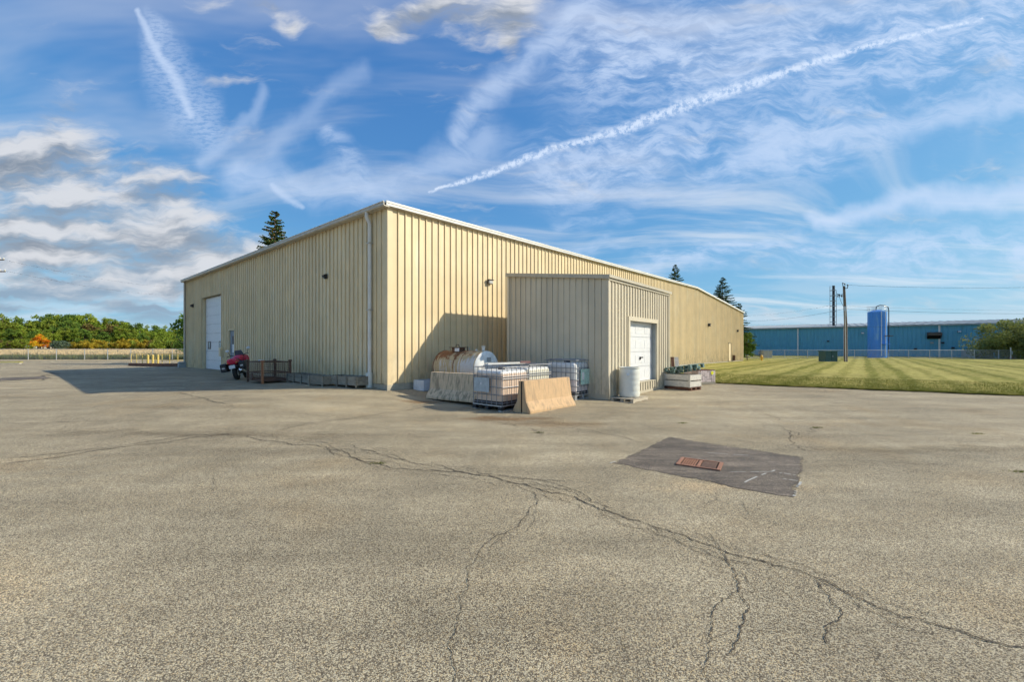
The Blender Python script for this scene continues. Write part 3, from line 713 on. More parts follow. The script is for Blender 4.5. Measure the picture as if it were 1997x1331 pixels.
bld = empty('warehouse', (C0.x, C0.y, 0), ROT, 'long low cream metal-sided warehouse with white roof trim', 'warehouse')
zC = CH + (HZ - 398) * YC / F
lpk, zpk = onx(1357, 561); _, zE = onx(1448, 609.5)
sb0 = onx(757, 750)[1]; sbE = onx(1448, 703.4)[1]
print('eave', zC, 'peak', lpk, zpk, 'end', zE, 'siding bottoms', sb0, sbE)
def roofz(x): return zC + (zpk - zC) * x / lpk if x < lpk else zpk + (zE - zpk) * (x - lpk) / (LB - lpk)
def botB(x): return sb0 + (sbE - sb0) * x / LB
TR = .13
siding(bld, LB - .16, .293, botB, lambda x: roofz(x) - .02, lambda x, y, z: (x + .16, -y, z), M['cream'],
       openings=())
# openings in the left wall
y0d = ony(431.3, 700)[0]; y1d = ony(393.5, 700)[0]; zdt = ony(431.3, 572.8)[1]
ym0 = ony(457.5, 700)[0]; ym1 = ony(447, 700)[0]; zmt = ony(457.5, 643.5)[1]
def botA(x): return .46 - .17 * min(1, max(0, (x - .5) / (LA * .45)))
siding(bld, LA - .14, .293, botA, lambda x: zC - .05, lambda x, y, z: (-y, x + .14, z), M['cream'], openings=((y0d - .14, y1d - .14, None, zdt), (ym0 - .14, ym1 - .14, None, zmt)), flip=True)
print('door', y0d, y1d, zdt, 'mandoor', ym0, ym1, zmt)
# corner trim wraps the corner
MB().box(-.035, .16, -.035, .0, sb0 - .02, zC - .03).build('corner_trim', M['cream'], bld)
MB().box(-.035, 0, .0, .14, sb0 - .02, zC - .03).build('corner_trim', M['cream'], bld)
MB().box(LB - .1, LB + .03, -.04, .0, sbE - .02, zE - .05).build('corner_trim', M['cream'], bld)
MB().box(-.04, 0, LA - .12, LA + .03, .3, zC - .03).build('corner_trim', M['cream'], bld)
# walls behind the cladding and at the unseen sides
MB().box(.03, .10, y1d, LA, -.3, zC - .1).box(.03, .10, .1, ym0, -.3, zC - .1).box(.03, .10, ym1, y0d, -.3, zC - .1).box(.03, .10, ym0, ym1, zmt, zC - .1).box(.03, .10, y0d, y1d, zdt, zC - .1).build('inner_wall', M['cream'], bld)
mb = MB()
prof = [(.1, -.3), (LB, -.3), (LB, zE - .1), (lpk, zpk - .1), (.1, zC - .1)]
mb.prism(prof, .02, .10); mb.prism(prof, LA - .1, LA)
mb.box(LB - .08, LB, .1, LA - .1, -.3, zE - .1)
mb.build('inner_wall', M['cream'], bld)
# footing
mb = MB(); mb.prism([(.02, -.4), (LB - .02, -.4), (LB - .02, sbE + .02), (.02, sb0 + .02)], .0, .019)
mb.build('footing', M['concrete'], bld)
MB().box(-.012, .02, .0, y0d, -.4, .44).box(-.012, .02, y1d, LA, -.4, .30).build('footing', M['concrete'], bld)
MB().box(-.055, .30, -.055, -.004, -.4, sb0 - .02).build('footing', M['concrete'], bld)
# roof sheet, rake trim and gutter
ov = .16
mb = MB(); mb.prism([(-ov, zC - .02), (lpk, zpk - .02), (LB + ov, zE - .02), (LB + ov, zE + .03), (lpk, zpk + .03), (-ov, zC + .03)], -ov + .03, LA + ov); mb.build('roof', M['roof'], bld)
mb = MB()
mb.prism([(-ov, zC - .11), (lpk, zpk - .11), (lpk, zpk + .045), (-ov, zC + .045)], -ov - .01, -ov + .026)
mb.prism([(lpk + .001, zpk - .11), (LB + ov, zE - .11), (LB + ov, zE + .045), (lpk + .001, zpk + .045)], -ov - .01, -ov + .026)
mb.build('rake_trim', M['white_trim'], bld)
mb = MB(); mb.prism([(-ov - .002, zC - .03), (lpk, zpk - .03), (lpk, zpk - .015), (-ov - .002, zC - .015)], -ov - .02, -ov - .011); mb.build('trim_seam', M['gutter'], bld)
mb = MB(); mb.prism([(-ov, zC - .13), (lpk, zpk - .13), (lpk, zpk - .105), (-ov, zC - .105)], -ov + .03, -.005); mb.build('soffit', M['gutter'], bld)
mb = MB(); mb.prism([(-.27, zC - .115), (-.24, zC - .15), (-.05, zC - .15), (-.05, zC - .12), (-.235, zC - .12), (-.25, zC + .0), (-.27, zC + .0)], -ov - .01, LA + ov); mb.build('gutter', M['gutter'], bld)
mb = MB(); mb.box(-.29, -.265, -ov - .015, LA + ov + .01, zC - .02, zC + .005); mb.build('gutter_lip', M['white_trim'], bld)
for k in range(9):
    y = 1.6 + k * 2.1
    MB().box(-.1, .35, y, y + .14, zC + .035, zC + .085).build('roof_clip', M['white_trim'], bld)
# downspout at the near corner
yds = ony(725.5, 700)[0]
mb = MB(); mb.tube([(-.20, yds, zC - .14), (-.20, yds, zC - .30), (-.09, yds, zC - .50), (-.09, yds, .75)], .065, 10)
dsp = mb.build('downspout', M['white_trim'], bld, smooth=True)
MB().box(-.16, -.02, yds - .09, yds + .09, 2.92, 2.97).build('strap', M['gutter'], dsp)
MB().box(-.16, -.02, yds - .09, yds + .09, 5.2, 5.24).build('strap', M['gutter'], dsp)
MB().tube([(-.11, yds, .18), (-.11, yds, .80)], .115, 12).build('boot', M['whiteplastic'], dsp, smooth=True)
mb = MB(); mb.tube([(-.10, LA - .12, zC - .16), (-.10, LA - .12, .35)], .06, 8); dsp2 = mb.build('downspout', M['gutter'], bld, smooth=True)
MB().box(-.45, -.02, LA - .25, LA + .1, .15, .66).build('boot', M['grey_box'], dsp2, bevel=.03)
# big overhead door, recessed
rec = .28
od = MB().box(.02, rec, y1d - .02, y1d + .02, .2, zdt).box(.02, rec, y0d - .02, y0d + .02, .2, zdt).box(.02, rec, y0d - .02, y1d + .02, zdt, zdt + .03).build('door_reveal', M['cream'], bld)
MB().box(rec - .01, rec + .01, y0d, y1d, .2, zdt).build('inner_wall', M['black'], bld)
dr = MB().box(rec - .03, rec - .012, y0d + .02, y0d + .07, .28, zdt).box(rec - .03, rec - .012, y1d - .07, y1d - .02, .28, zdt).build('overhead_door', M['dark'], bld)
ns = 8; zb0 = .30; hs = (zdt - .03 - zb0) / ns
for k in range(ns):
    mb = MB(); z0 = zb0 + k * hs + .006; z1 = zb0 + (k + 1) * hs - .006
    xs = rec - .07
    pts = [(xs + .03, z0), (xs, z0)]
    for j in range(5):
        zz = z0 + (z1 - z0) * (j + .5) / 5; pts += [(xs, zz - .012), (xs + .012, zz - .008), (xs + .012, zz + .008), (xs, zz + .012)]
    pts += [(xs, z1), (xs + .03, z1)]
    mb.prism(pts[::-1], y0d + .08, y1d - .08); mb.build('door_section', M['white_door'], dr)
W_ = y1d - y0d
for fy in (.16, .72):
    z0 = zb0 + 2 * hs + hs * .25
    MB().box(rec - .095, rec - .068, y0d + W_ * fy, y0d + W_ * (fy + .13), z0, z0 + .48).build('door_window', M['dark'], dr)
    MB().box(rec - .10, rec - .096, y0d + W_ * fy + .05, y0d + W_ * (fy + .13) - .05, z0 + .05, z0 + .43).build('window_pane', M['glass'], dr)
mb = MB().box(-.16, -.03, y0d - .45, y0d - .12, 1.15, 1.65); mb.build('control_box', M['cream'], bld, bevel=.01)
# man door
md = MB().box(.05, .075, ym0 + .03, ym1 - .03, .29, zmt - .03).build('entry_door', M['grey_door'], bld)
MB().box(-.02, .06, ym0 - .03, ym0 + .03, .27, zmt + .03).box(-.02, .06, ym1 - .03, ym1 + .03, .27, zmt + .03).box(-.03, .06, ym0 - .03, ym1 + .03, zmt - .02, zmt + .05).build('frame', M['cream'], md)
dw = ym1 - ym0
MB().box(.040, .049, ym1 - dw * .62, ym1 - dw * .42, zmt - 1.15, zmt - .35).build('window', M['dark'], md)
MB().box(.038, .048, ym0 + dw * .22, ym0 + dw * .55, zmt - 1.25, zmt - .80).build('notice', M['plate'], md)
MB().box(.0, .05, ym1 - .16, ym1 - .1, 1.25, 1.32).build('handle', M['galv'], md)
# wall lights
def wall_lamp(x, y, z, axis, s=1.0, lens=False):
    if axis == 'A':
        b = MB().box(-.05 * s, 0, y - .13 * s, y + .13 * s, z - .14 * s, z + .16 * s).add([(-.05 * s, y - .13 * s, z + .16 * s), (-.05 * s, y + .13 * s, z + .16 * s), (-.24 * s, y + .12 * s, z + .06 * s), (-.24 * s, y - .12 * s, z + .06 * s), (-.05 * s, y - .13 * s, z - .13 * s), (-.05 * s, y + .13 * s, z - .13 * s), (-.20 * s, y + .11 * s, z - .06 * s), (-.20 * s, y - .11 * s, z - .06 * s)],
                 [(0, 1, 2, 3), (4, 7, 6, 5), (3, 2, 6, 7), (0, 3, 7, 4), (1, 5, 6, 2)])
        b.v = [(vx - .035, vy, vz) for vx, vy, vz in b.v]
        o = b.build('wall_light', M['dark'], bld)
        MB().box(-.22 * s - .035, -.10 * s - .035, y - .08 * s, y + .08 * s, z - .075 * s, z - .055 * s).build('lens', M['glass'], o)
    else:
        b = MB().box(x - .22 * s, x + .22 * s, -.09 * s - .035, -.035, z - .13 * s, z + .14 * s).box(x - .25 * s, x + .25 * s, -.24 * s - .035, -.035, z + .12 * s, z + .17 * s)
        o = b.build('wall_light', M['bronze'] if lens else M['dark'], bld, bevel=.01)
        MB().box(x - .19 * s, x + .19 * s, -.20 * s - .035, -.09 * s - .036, z - .13 * s, z + .11 * s).build('lens', M['lens'] if lens else M['dark'], o, bevel=.03)
l1 = ony(638, 540); wall_lamp(0, l1[0], l1[1], 'A', .62); l2 = ony(378, 597); wall_lamp(0, l2[0], l2[1], 'A', .75)
l3 = onx(953, 551); wall_lamp(l3[0], 0, l3[1], 'B', .62, True)
l4 = onx(1381, 634.5); wall_lamp(l4[0], 0, l4[1], 'B', .9); l5 = onx(1437, 646); wall_lamp(l5[0], 0, l5[1], 'B', .8)
# far door on the long wall
x0, z1_ = onx(1419.5, 670.5); x1, _ = onx(1424, 671)
fd = MB().box(x0, x1, -.10, -.04, .1, z1_).build('side_door', M['cream'], bld)
MB().box(x1 - .1, x1 + .05, -.12, -.03, .1, z1_ + .06).box(x0 - .05, x1 - .1, -.12, -.03, z1_, z1_ + .06).build('frame', M['bronze'], fd)
mx_ = onx(1428, 700)[0]
MB().box(mx_, mx_ + .25, -.3, -.05, .1, .75).build('gas_meter', M['rust'], bld, bevel=.03)

# ------------------------------------------------------------------ addition (tool shed)
sh = empty('storage_shed', (C0.x, C0.y, 0), ROT, 'small grey-beige metal shed with white roll-up door in front of the warehouse', 'shed')
gP = CH - 104 * ray_line(1186, AX0, 'y')[1] / F
zsb = gP + .12
def topL(s): return AZP + (AZQ - AZP) * s / (AY1 - AY0) - .09
siding(sh, AY1 - AY0 - .08, .232, lambda x: zsb + .05, lambda s: topL(s + .08), lambda x, y, z: (AX0 - y, AY0 + .08 + x, z), M['sage'], rib=.024, flip=True, rw=.05, sm=.007)
wf = AX1 - AX0
dx0 = onx(1227, 700, AY0)[0] - AX0; dx1 = onx(1279.5, 700, AY0)[0] - AX0
dzt = onx(1228, 625.5, AY0)[1]; dzb = onx(1250, 745, AY0)[1]
print('shed door', dx0, dx1, dzb, dzt, 'ground', gP)
siding(sh, wf - .08, .222, lambda x: zsb, lambda x: AZP - .11, lambda x, y, z: (AX0 + .08 + x, AY0 - y, z), M['sage'], openings=((dx0 - .08, dx1 - .08, dzb - .03, dzt),), rib=.030, rw=.045, sm=.012)
siding(sh, AY1 - AY0, .232, lambda x: zsb, lambda s: topL(s), lambda x, y, z: (AX1 + y, AY0 + x, z), M['sage'], rib=.022, rw=.05)
MB().box(AX0 - .03, AX0 + .08, AY0 - .03, AY0, zsb - .1, AZP - .10).box(AX0 - .03, AX0, AY0, AY0 + .08, zsb - .1, AZP - .10).build('corner_trim', M['sage'], sh)
MB().box(AX1 - .06, AX1 + .03, AY0 - .03, AY0, zsb - .1, AZP - .10).build('corner_trim', M['sage'], sh)
MB().box(AX0 - .03, AX0, AY1 - .10, AY1, zsb, AZQ - .10).build('corner_trim', M['sage'], sh)
mb = MB(); mb.box(AX0 + .02, AX1 - .02, AY1 - .05, AY1, -.2, AZQ - .1); mb.box(AX0 + .01, AX0 + .05, AY0 + .05, AY1 - .05, -.2, AZP - .15)
mb.box(AX1 - .05, AX1 - .01, AY0 + .05, AY1 - .05, -.2, AZP - .15); mb.build('inner_wall', M['sage_trim'], sh)
# base band
MB().box(AX0 - .012, AX0 + .02, AY0 + .0, AY1, -.3, zsb + .06).box(AX0 - .012, AX1, AY0 - .012, AY0 + .0, -.3, zsb).build('base_band', M['sage_trim'], sh)
# mono-pitch roof with fascia
o_ = .07
def quadroof(z_off0, z_off1):
    a = AZP + z_off0; b = AZQ + z_off0; a1 = AZP + z_off1; b1 = AZQ + z_off1
    X0, X1_, Y0, Y1 = AX0 - o_, AX1 + o_, AY0 - o_, AY1 + .03
    return MB().add([(X0, Y0, a), (X1_, Y0, a), (X1_, Y1, b), (X0, Y1, b), (X0, Y0, a1), (X1_, Y0, a1), (X1_, Y1, b1), (X0, Y1, b1)],
                    [(0, 3, 2, 1), (4, 5, 6, 7), (0, 1, 5, 4), (1, 2, 6, 5), (2, 3, 7, 6), (3, 0, 4, 7)])
quadroof(-.02, .0).build('roof', M['roof'], sh)
mb = MB(); X0 = AX0 - o_ - .004; Y0 = AY0 - o_; Y1 = AY1 + .035
mb.add([(X0 - .02, Y0, AZP - .12), (X0, Y0, AZP - .12), (X0, Y1, AZQ - .12), (X0 - .02, Y1, AZQ - .12), (X0 - .02, Y0, AZP + .01), (X0, Y0, AZP + .01), (X0, Y1, AZQ + .01), (X0 - .02, Y1, AZQ + .01)],
       [(0, 3, 2, 1), (4, 5, 6, 7), (0, 1, 5, 4), (1, 2, 6, 5), (2, 3, 7, 6), (3, 0, 4, 7)])
mb.box(AX0 - o_ - .024, AX1 + o_ + .05, AY0 - o_ - .024, AY0 - o_ - .004, AZP - .08, AZP + .012)
mb.box(AX0 - .03, AX1 + .03, AY0 - .045, AY0 - .03, AZP - .16, AZP - .08)
mb.build('fascia', M['sage_trim'], sh)
# roll-up door
D0, D1 = AX0 + dx0, AX0 + dx1; rc = .22
MB().box(D0 - .13, D0 - .0, AY0 - .045, AY0 + .02, dzb, dzt).box(D1 + .0, D1 + .12, AY0 - .045, AY0 + .02, zsb, dzt).box(D0 - .13, D1 + .12, AY0 - .05, AY0 + .02, dzt, dzt + .14).build('door_trim', M['sage'], sh)
MB().box(D0 - .02, D0, AY0 + .02, AY0 + rc + .05, dzb, dzt).box(D1, D1 + .02, AY0 + .02, AY0 + rc + .05, dzb, dzt).box(D0, D1, AY0 + .02, AY0 + rc, dzt, dzt + .02).build('door_reveal', M['grey_box'], sh)
MB().box(D0, D1, AY0 + .0, AY0 + rc, dzb - .05, dzb - .003).build('sill', M['sage_trim'], sh)
rd = MB().box(D0, D1, AY0 + rc - .02, AY0 + rc + .02, dzb, dzt).build('roll_up_door', M['white_door'], sh)
nr = 4; hh = (dzt - dzb) / nr; cw = (D1 - D0) / 3
for k in range(nr):
    z0 = dzb + k * hh
    MB().box(D0 + .01, D1 - .01, AY0 + rc - .05, AY0 + rc - .021, z0 + .006, z0 + hh - .006).build('door_section', M['white_door'], rd)
    for j in range(3):
        MB().box(D0 + j * cw + .09, D0 + (j + 1) * cw - .09, AY0 + rc - .056, AY0 + rc - .051, z0 + .12, z0 + hh - .12).build('raised_panel', M['white_door'], rd, bevel=.008)
xh = D0 + (D1 - D0) * .52; zh = onx(1247, 699.5, AY0)[1]
MB().box(xh - .02, xh + .02, AY0 + rc - .10, AY0 + rc - .063, zh - .06, zh + .05).box(xh - .02, xh + .17, AY0 + rc - .12, AY0 + rc - .10, zh + .0, zh + .045).build('handle', M['dark'], rd)
MB().tube([(AX0 - .06, AY0 - .05, zsb + .65), (AX0 - .09, AY0 - .08, zsb + .35), (AX0 - .05, AY0 - .07, zsb - .08)], .022, 6).build('conduit', M['sage'], sh)

# ------------------------------------------------------------------ objects near the wall
def frame_at(p, rz): return (p.x, p.y, gz(p.x, p.y)), rz

# IBC totes ---------------------------------------------------------------
def ibc_material(name, fill, fillz, base=(0.78, 0.77, 0.73)):
    m = bpy.data.materials.new(name); m.use_nodes = True; t = m.node_tree; n = N(t); bs = t.nodes['Principled BSDF']
    tc = t.nodes.new('ShaderNodeTexCoord'); P = tc.outputs['Object']; x, y, z = n.sep(P)
    k = n.ss(n.m('ADD', z, n.m('MULTIPLY', n.m('SUBTRACT', n.noise(P, 3, 3, .5), .5), .06)), fillz + .03, fillz - .03)
    c = n.mix(k, base, fill)
    c = n.mix(n.m('MULTIPLY', n.ss(n.noise(n.map(P, (4, 4, .6)), 3, 5, .6), .55, .72), .35), c, (0.42, 0.34, 0.26))
    n.put(bs.inputs['Base Color'], c); bs.inputs['Roughness'].default_value = 0.35
    bs.inputs['Subsurface Weight'].default_value = 0.0
    return m
M['ibc_peach'] = ibc_material('tote_plastic_peach', (0.72, 0.55, 0.42), 0.98)
M['ibc_cream'] = ibc_material('tote_plastic_cream', (0.74, 0.70, 0.56), 1.0)
M['ibc_white'] = ibc_material('tote_plastic_white', (0.68, 0.62, 0.62), 0.62)
M['tote_panel'] = material('tote_label_panel', (0.40, 0.46, 0.50), 0.5, 0.15, 4, metal=0.3)
M['tote_green'] = material('tote_green_label', (0.42, 0.62, 0.54), 0.5, 0.2, 5, alt=(0.7, 0.72, 0.68), altlo=0.6)
def make_ibc(name, loc, rz, lx, ly, plastic, label, panel=None, cage=None, H=1.16, base='steel'):
    cage = cage or M['cage']
    e = empty(name, loc, rz, label, 'liquid tote', 'caged liquid totes by the shed')
    b0 = .15
    mb = MB(); mb.box(.04, lx - .04, .04, ly - .04, b0 + .02, H - .10)
    bt = mb.build('bottle', plastic, e, smooth=True); bv = bt.modifiers.new('b', 'BEVEL'); bv.width = .10; bv.segments = 4; bv.limit_method = 'NONE'
    MB().lathe([(.10, 0), (.10, .05), (.085, .06)], 14, (lx / 2, ly / 2, H - .10)).build('cap', M['dark'], e, smooth=True)
    # pallet
    mb = MB()
    for x in (0, lx / 2 - .06, lx - .12):
        for y in (0, ly / 2 - .06, ly - .12): mb.box(x, x + .12, y, y + .12, .02, .12)
    mb.build('pallet_blocks', M['dark'] if base == 'dark' else M['galv'], e)
    MB().box(0, lx, 0, .05, .12, .15).box(0, lx, ly - .05, ly, .12, .15).box(0, .05, .05, ly - .05, .12, .15).box(lx - .05, lx, .05, ly - .05, .12, .15).box(0, lx, 0, .12, 0, .02).box(0, lx, ly - .12, ly, 0, .02).build('pallet_frame', M['galv'], e)
    MB().box(.03, lx - .03, .03, ly - .03, .125, b0 + .10).build('tray', M['dark'], e)
    # cage: uprights and hoops, each side one lattice of welded tube
    r = .009
    nx = 7 if lx > 1.05 else 6; ny = 7 if ly > 1.05 else 6
    for k in range(nx):
        x = .03 + (lx - .06) * k / (nx - 1)
        for y in (0, ly): MB().tube([(x, y, b0), (x, y, H - .02)], r, 5, False).build('upright', cage, e)
    for k in range(1, ny):
        y = (ly) * k / ny
        for x in (0, lx): MB().tube([(x, y, b0), (x, y, H - .02)], r, 5, False).build('upright', cage, e)
    for z in (b0 + .06, .42, .62, .84, 1.02 if H < 1.1 else H - .26, H - .02):
        q = .05
        loop = [(q, 0, z), (lx - q, 0, z), (lx, q, z), (lx, ly - q, z), (lx - q, ly, z), (q, ly, z), (0, ly - q, z), (0, q, z), (q, 0, z)]
        MB().tube(loop, r * 1.15, 5, False).build('hoop', cage, e)
    for x in (lx * .35, lx * .65): MB().tube([(x, 0, H), (x, ly, H)], .014, 5).build('top_bar', cage, e)
    if panel:
        (side, a0, a1, z0, z1, mt) = panel
        if side == 'left': MB().box(-.022, -.014, a0, a1, z0, z1).build('label_panel', mt, e)
        else: MB().box(a0, a1, -.022, -.014, z0, z1).build('label_panel', mt, e)
        MB().box(*((-.026, -.0225, a0 + (a1 - a0) * .5, a0 + (a1 - a0) * .56, (z0 + z1) / 2, (z0 + z1) / 2 + .06) if side == 'left' else (a0 + .08, a0 + (a1 - a0) * .35, -.026, -.0225, z0 + .15, z1 - .1))).build('sticker', M['plate'], e)
    return e
n1 = G(978, 804)
make_ibc('liquid_tote', (n1.x, n1.y, n1.z), ROT, 1.20, 1.05, M['ibc_peach'], 'front caged liquid tote with peach residue and grey side panel, between the two concrete barriers',
         ('left', .42, .98, .48, .86, M['tote_panel']), base='dark')
n2 = onground(Vector((n1.x, n1.y, 0)) + DB * 1.27 + DA * .12)
make_ibc('liquid_tote', n2, ROT, 1.20, 1.0, M['ibc_cream'], 'middle caged liquid tote, mostly hidden behind the lit concrete barrier')
n3 = G(1121.5, 781.5)
tr_ = make_ibc('liquid_tote', n3, ROT, .98, 1.18, M['ibc_white'], 'caged liquid tote with green label standing against the shed wall', ('front', .30, .92, .46, .94, M['tote_green']), H=1.24)
# boards lying on the totes
for k, (p, q, w) in enumerate(((-.46, 1.02, .10), (-.25, 1.35, .08))):
    a = Vector((n1.x, n1.y, 0)) + DB * (.55 + .25 * k) + DA * q; b = Vector((n1.x, n1.y, 0)) + DB * (1.75 + .1 * k) + DA * (.55 + .35 * k)
    zz = n1.z + 1.16 + .035
    o = MB().beam((a.x, a.y, zz), (b.x, b.y, zz + .01), w, .04).build('board', M['white_trim'] if k == 0 else M['whitewood'])
    tag(o, ['wider white board lying across the tote tops', 'narrow off-white board lying behind the wider one on the totes'][k], 'board')
a = Vector((n2.x, n2.y, 0)) + DB * .1 + DA * .35; o = MB().beam((a.x, a.y, n2.z + 1.21), (a.x + .28, a.y + .05, n2.z + 1.21), .12, .06).build('block', material('pink_block', (0.45, 0.24, 0.20), .8))
tag(o, 'short pinkish block on top of the middle tote', 'block')

# jersey barriers -----------------------------------------------------------
def make_barrier(loc, rz, L, mat, label, keyed=True, H=.82):
    e = empty('concrete_barrier', loc, rz, label, 'concrete barrier', 'concrete barriers beside the totes')
    prof = [(-.30, 0), (-.30, .07), (-.155, .30), (-.085, H), (.085, H), (.155, .30), (.30, .07), (.30, 0)]
    mb = MB(); mb.prism(prof, 0.03 if keyed else 0, L)
    if keyed:
        for s_ in (-1, 1):
            pr = [(s_ * .30, 0), (s_ * .30, .07), (s_ * .155, .30), (s_ * .085, H - .002), (s_ * .022, H - .002), (s_ * .022, 0)]
            mb.prism(pr if s_ < 0 else pr[::-1], 0, .03)
    mb.build('body', mat, e, bevel=.012)
    if keyed: MB().box(-.021, .021, .012, .029, .0, H - .02).build('key_slot', M['black'], e)
    return e
bq = G(1034, 808.5); b_dir = (G(1123, 791.5) - bq); b_dir.z = 0; Lb = b_dir.length; b_dir.normalize()
bperp = Vector((-b_dir.y, b_dir.x, 0)); bc = bq + bperp * .30
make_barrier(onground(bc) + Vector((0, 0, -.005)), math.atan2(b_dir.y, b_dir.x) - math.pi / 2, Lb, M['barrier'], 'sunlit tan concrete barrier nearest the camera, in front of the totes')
a1 = G(830.5, 778); a2 = G(921, 792.5); ad = (a2 - a1); ad.z = 0; ad.normalize()
aperp = Vector((-ad.y, ad.x, 0)); ac = a1 + aperp * .30
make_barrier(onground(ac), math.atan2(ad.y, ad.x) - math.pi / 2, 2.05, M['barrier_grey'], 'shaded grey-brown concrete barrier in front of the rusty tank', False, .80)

# oil tank --------------------------------------------------------------------
def tank_material():
    m = bpy.data.materials.new('rusty_tank_paint'); m.use_nodes = True; t = m.node_tree; n = N(t); bs = t.nodes['Principled BSDF']
    tc = t.nodes.new('ShaderNodeTexCoord'); P = tc.outputs['Object']; x, y, z = n.sep(P)
    drip = n.noise(n.map(P, (9, 3, .8)), 1.6, 6, .7); pat = n.noise(P, 4.5, 6, .7)
    up = n.ss(z, .12, .50)
    leftb = n.ss(x, .1, -1.4, 0, .35)
    k = n.m('ADD', n.m('ADD', n.m('MULTIPLY', up, .42), n.m('MULTIPLY', n.m('SUBTRACT', drip, .5), 1.5)), leftb)
    c = n.mix(n.ss(k, .16, .36), (0.56, 0.56, 0.54), (0.48, 0.38, 0.22))
    c = n.mix(n.ss(n.m('ADD', k, n.m('MULTIPLY', n.m('SUBTRACT', pat, .5), 1.0)), .50, .68), c, (0.22, 0.085, 0.03))
    c = n.mix(n.m('MULTIPLY', n.ss(n.noise(P, 30, 4, .6), .6, .7), .5), c, (0.12, .07, .04))
    n.put(bs.inputs['Base Color'], c); bs.inputs['Roughness'].default_value = .75
    return m
M['tank'] = tank_material()
tc_ = Vector((-.80, 13.27, 0)); tang = math.atan2(-DA.y, -DA.x)
tk = empty('oil_tank', (tc_.x, tc_.y, gz(tc_.x, tc_.y)), tang, 'rust-streaked white horizontal fuel tank behind the shaded barrier', 'fuel tank')
rr = .56; zc_ = .92; Lt = 1.95
mb = MB(); n_ = 40
prof = [(0.0, .10), (.30, .09), (.5, .03), (rr, 0)]
mb.tube([(-Lt, 0, 0), (0, 0, 0)], rr, n_, False)
sh_ = mb.build('shell', M['tank'], tk, smooth=True); sh_.location = (0, 0, zc_)
for sx, nm in ((1, 0), (-1, -Lt)):
    mb = MB(); mb.lathe([(rr, 0), (rr * .92, .05), (rr * .6, .10), (.01, .13)], n_, caps=False)
    mb.v = [(nm + sx * z, y, x) for x, y, z in mb.v]
    if sx < 0: mb.f = [f[::-1] for f in mb.f]
    o = mb.build('end_cap', material('tank_end_white', (0.78, 0.77, 0.72), .6, .15, 3, alt=(.5, .4, .3), altlo=.66) if sx > 0 else M['tank'], tk, smooth=True); o.location = (0, 0, zc_)
for x in (-.02, -Lt + .02, -Lt * .5):
    mb = MB(); mb.tube([(x - .012, 0, zc_), (x + .012, 0, zc_)], rr + .012, n_, True); mb.build('weld_band', M['tank'], tk)
ml = MB().lathe([(.22, 0), (.22, .12), (.30, .12), (.30, .145), (.0, .145)], 20, (-1.30, 0, zc_ + rr - .02), caps=False).build('manhole_lid', M['rust'], tk, smooth=True)
MB().tube([(-1.42, 0, zc_ + rr + .125), (-1.40, 0, zc_ + rr + .20), (-1.28, 0, zc_ + rr + .20), (-1.26, 0, zc_ + rr + .125)], .012, 6).build('handle', M['rust'], ml)
MB().box(-1.22, -1.02, -.24, -.225, zc_ + rr - .02, zc_ + rr + .09).build('tag_plate', M['plate'], ml)
MB().lathe([(.05, 0), (.05, .14), (.065, .14), (.065, .18)], 12, (-.14, 0, zc_ + rr - .02)).build('vent_pipe', M['white_trim'], tk, smooth=True)
MB().lathe([(.035, 0), (.035, .07)], 10, (-.45, 0, zc_ + rr - .01)).build('vent_pipe', M['white_trim'], tk, smooth=True)
MB().tube([(-.85, 0, zc_ + rr - .02), (-.85, 0, zc_ + rr + .14)], .014, 6).build('gauge_rod', M['dark'], tk)
MB().tube([(-.78, 0, zc_ + rr - .02), (-.78, 0, zc_ + rr + .12)], .012, 6).build('gauge_rod', M['galv'], tk)
MB().box(.105, .12, -.10, .08, zc_ + .23, zc_ + .36).build('stencil', M['grey_box'], tk)
mb = MB()
for x in (-.3, -Lt + .3): mb.box(x - .05, x + .05, -.4, .4, 0, zc_ - rr + .08)
mb.build('saddle', M['rust'], tk)
# white tray
tb = G(811.5, 761)
ty = empty('metal_trough', tb, ROT, 'low open pale blue-white metal trough at the warehouse corner wall', 'trough')
tw, td, th = 1.1, .55, .37
MB().box(0, tw, -.0, .02, .02, th).box(0, tw, td - .02, td, .02, th).box(0, .02, .02, td - .02, .02, th).box(tw - .02, tw, .02, td - .02, .02, th).build('side', M['bluegrey'], ty)
MB().box(.02, tw - .02, .02, td - .02, .02, .06).build('bottom', M['rust'], ty)
ty.location = onground(loc2w(*((Vector((tb.x, tb.y, 0)) - C0).dot(DB), -.75))); 

# wooden pallet and white drum --------------------------------------------------
def make_pallet(loc, rz, lx, ly, mat, label, h=.12, n=6, rot=None, group=None, cat='pallet', part='deck_board'):
    e = empty('pallet', loc, rz, label, cat, group, rot)
    for y in (0, ly / 2 - .045, ly - .09): MB().box(0, lx, y, y + .09, .018, h - .018).build('stringer', mat, e)
    w = lx / n * .72
    for k in range(n):
        x = (lx - w) * k / (n - 1)
        MB().box(x, x + w, -.005, ly + .005, h - .018, h).build(part, mat, e)
    for x in (0, lx / 2 - w / 2, lx - w): MB().box(x, x + w, 0, ly, 0, .018).build('bottom_board', mat, e)
    return e
pc = loc2w(AX0 + .05, AY0 - .80); make_pallet(onground(pc), ROT, 1.12, .74, M['palewood'], 'worn wooden pallet under the white drum')
dc = loc2w(AX0 + .62, AY0 - .42); dz_ = gz(dc.x, dc.y) + .12
dr_ = empty('plastic_drum', (dc.x, dc.y, dz_), 0, 'open white plastic drum on a pallet beside the shed door', 'drum')
Rd = .315; Hd = .93
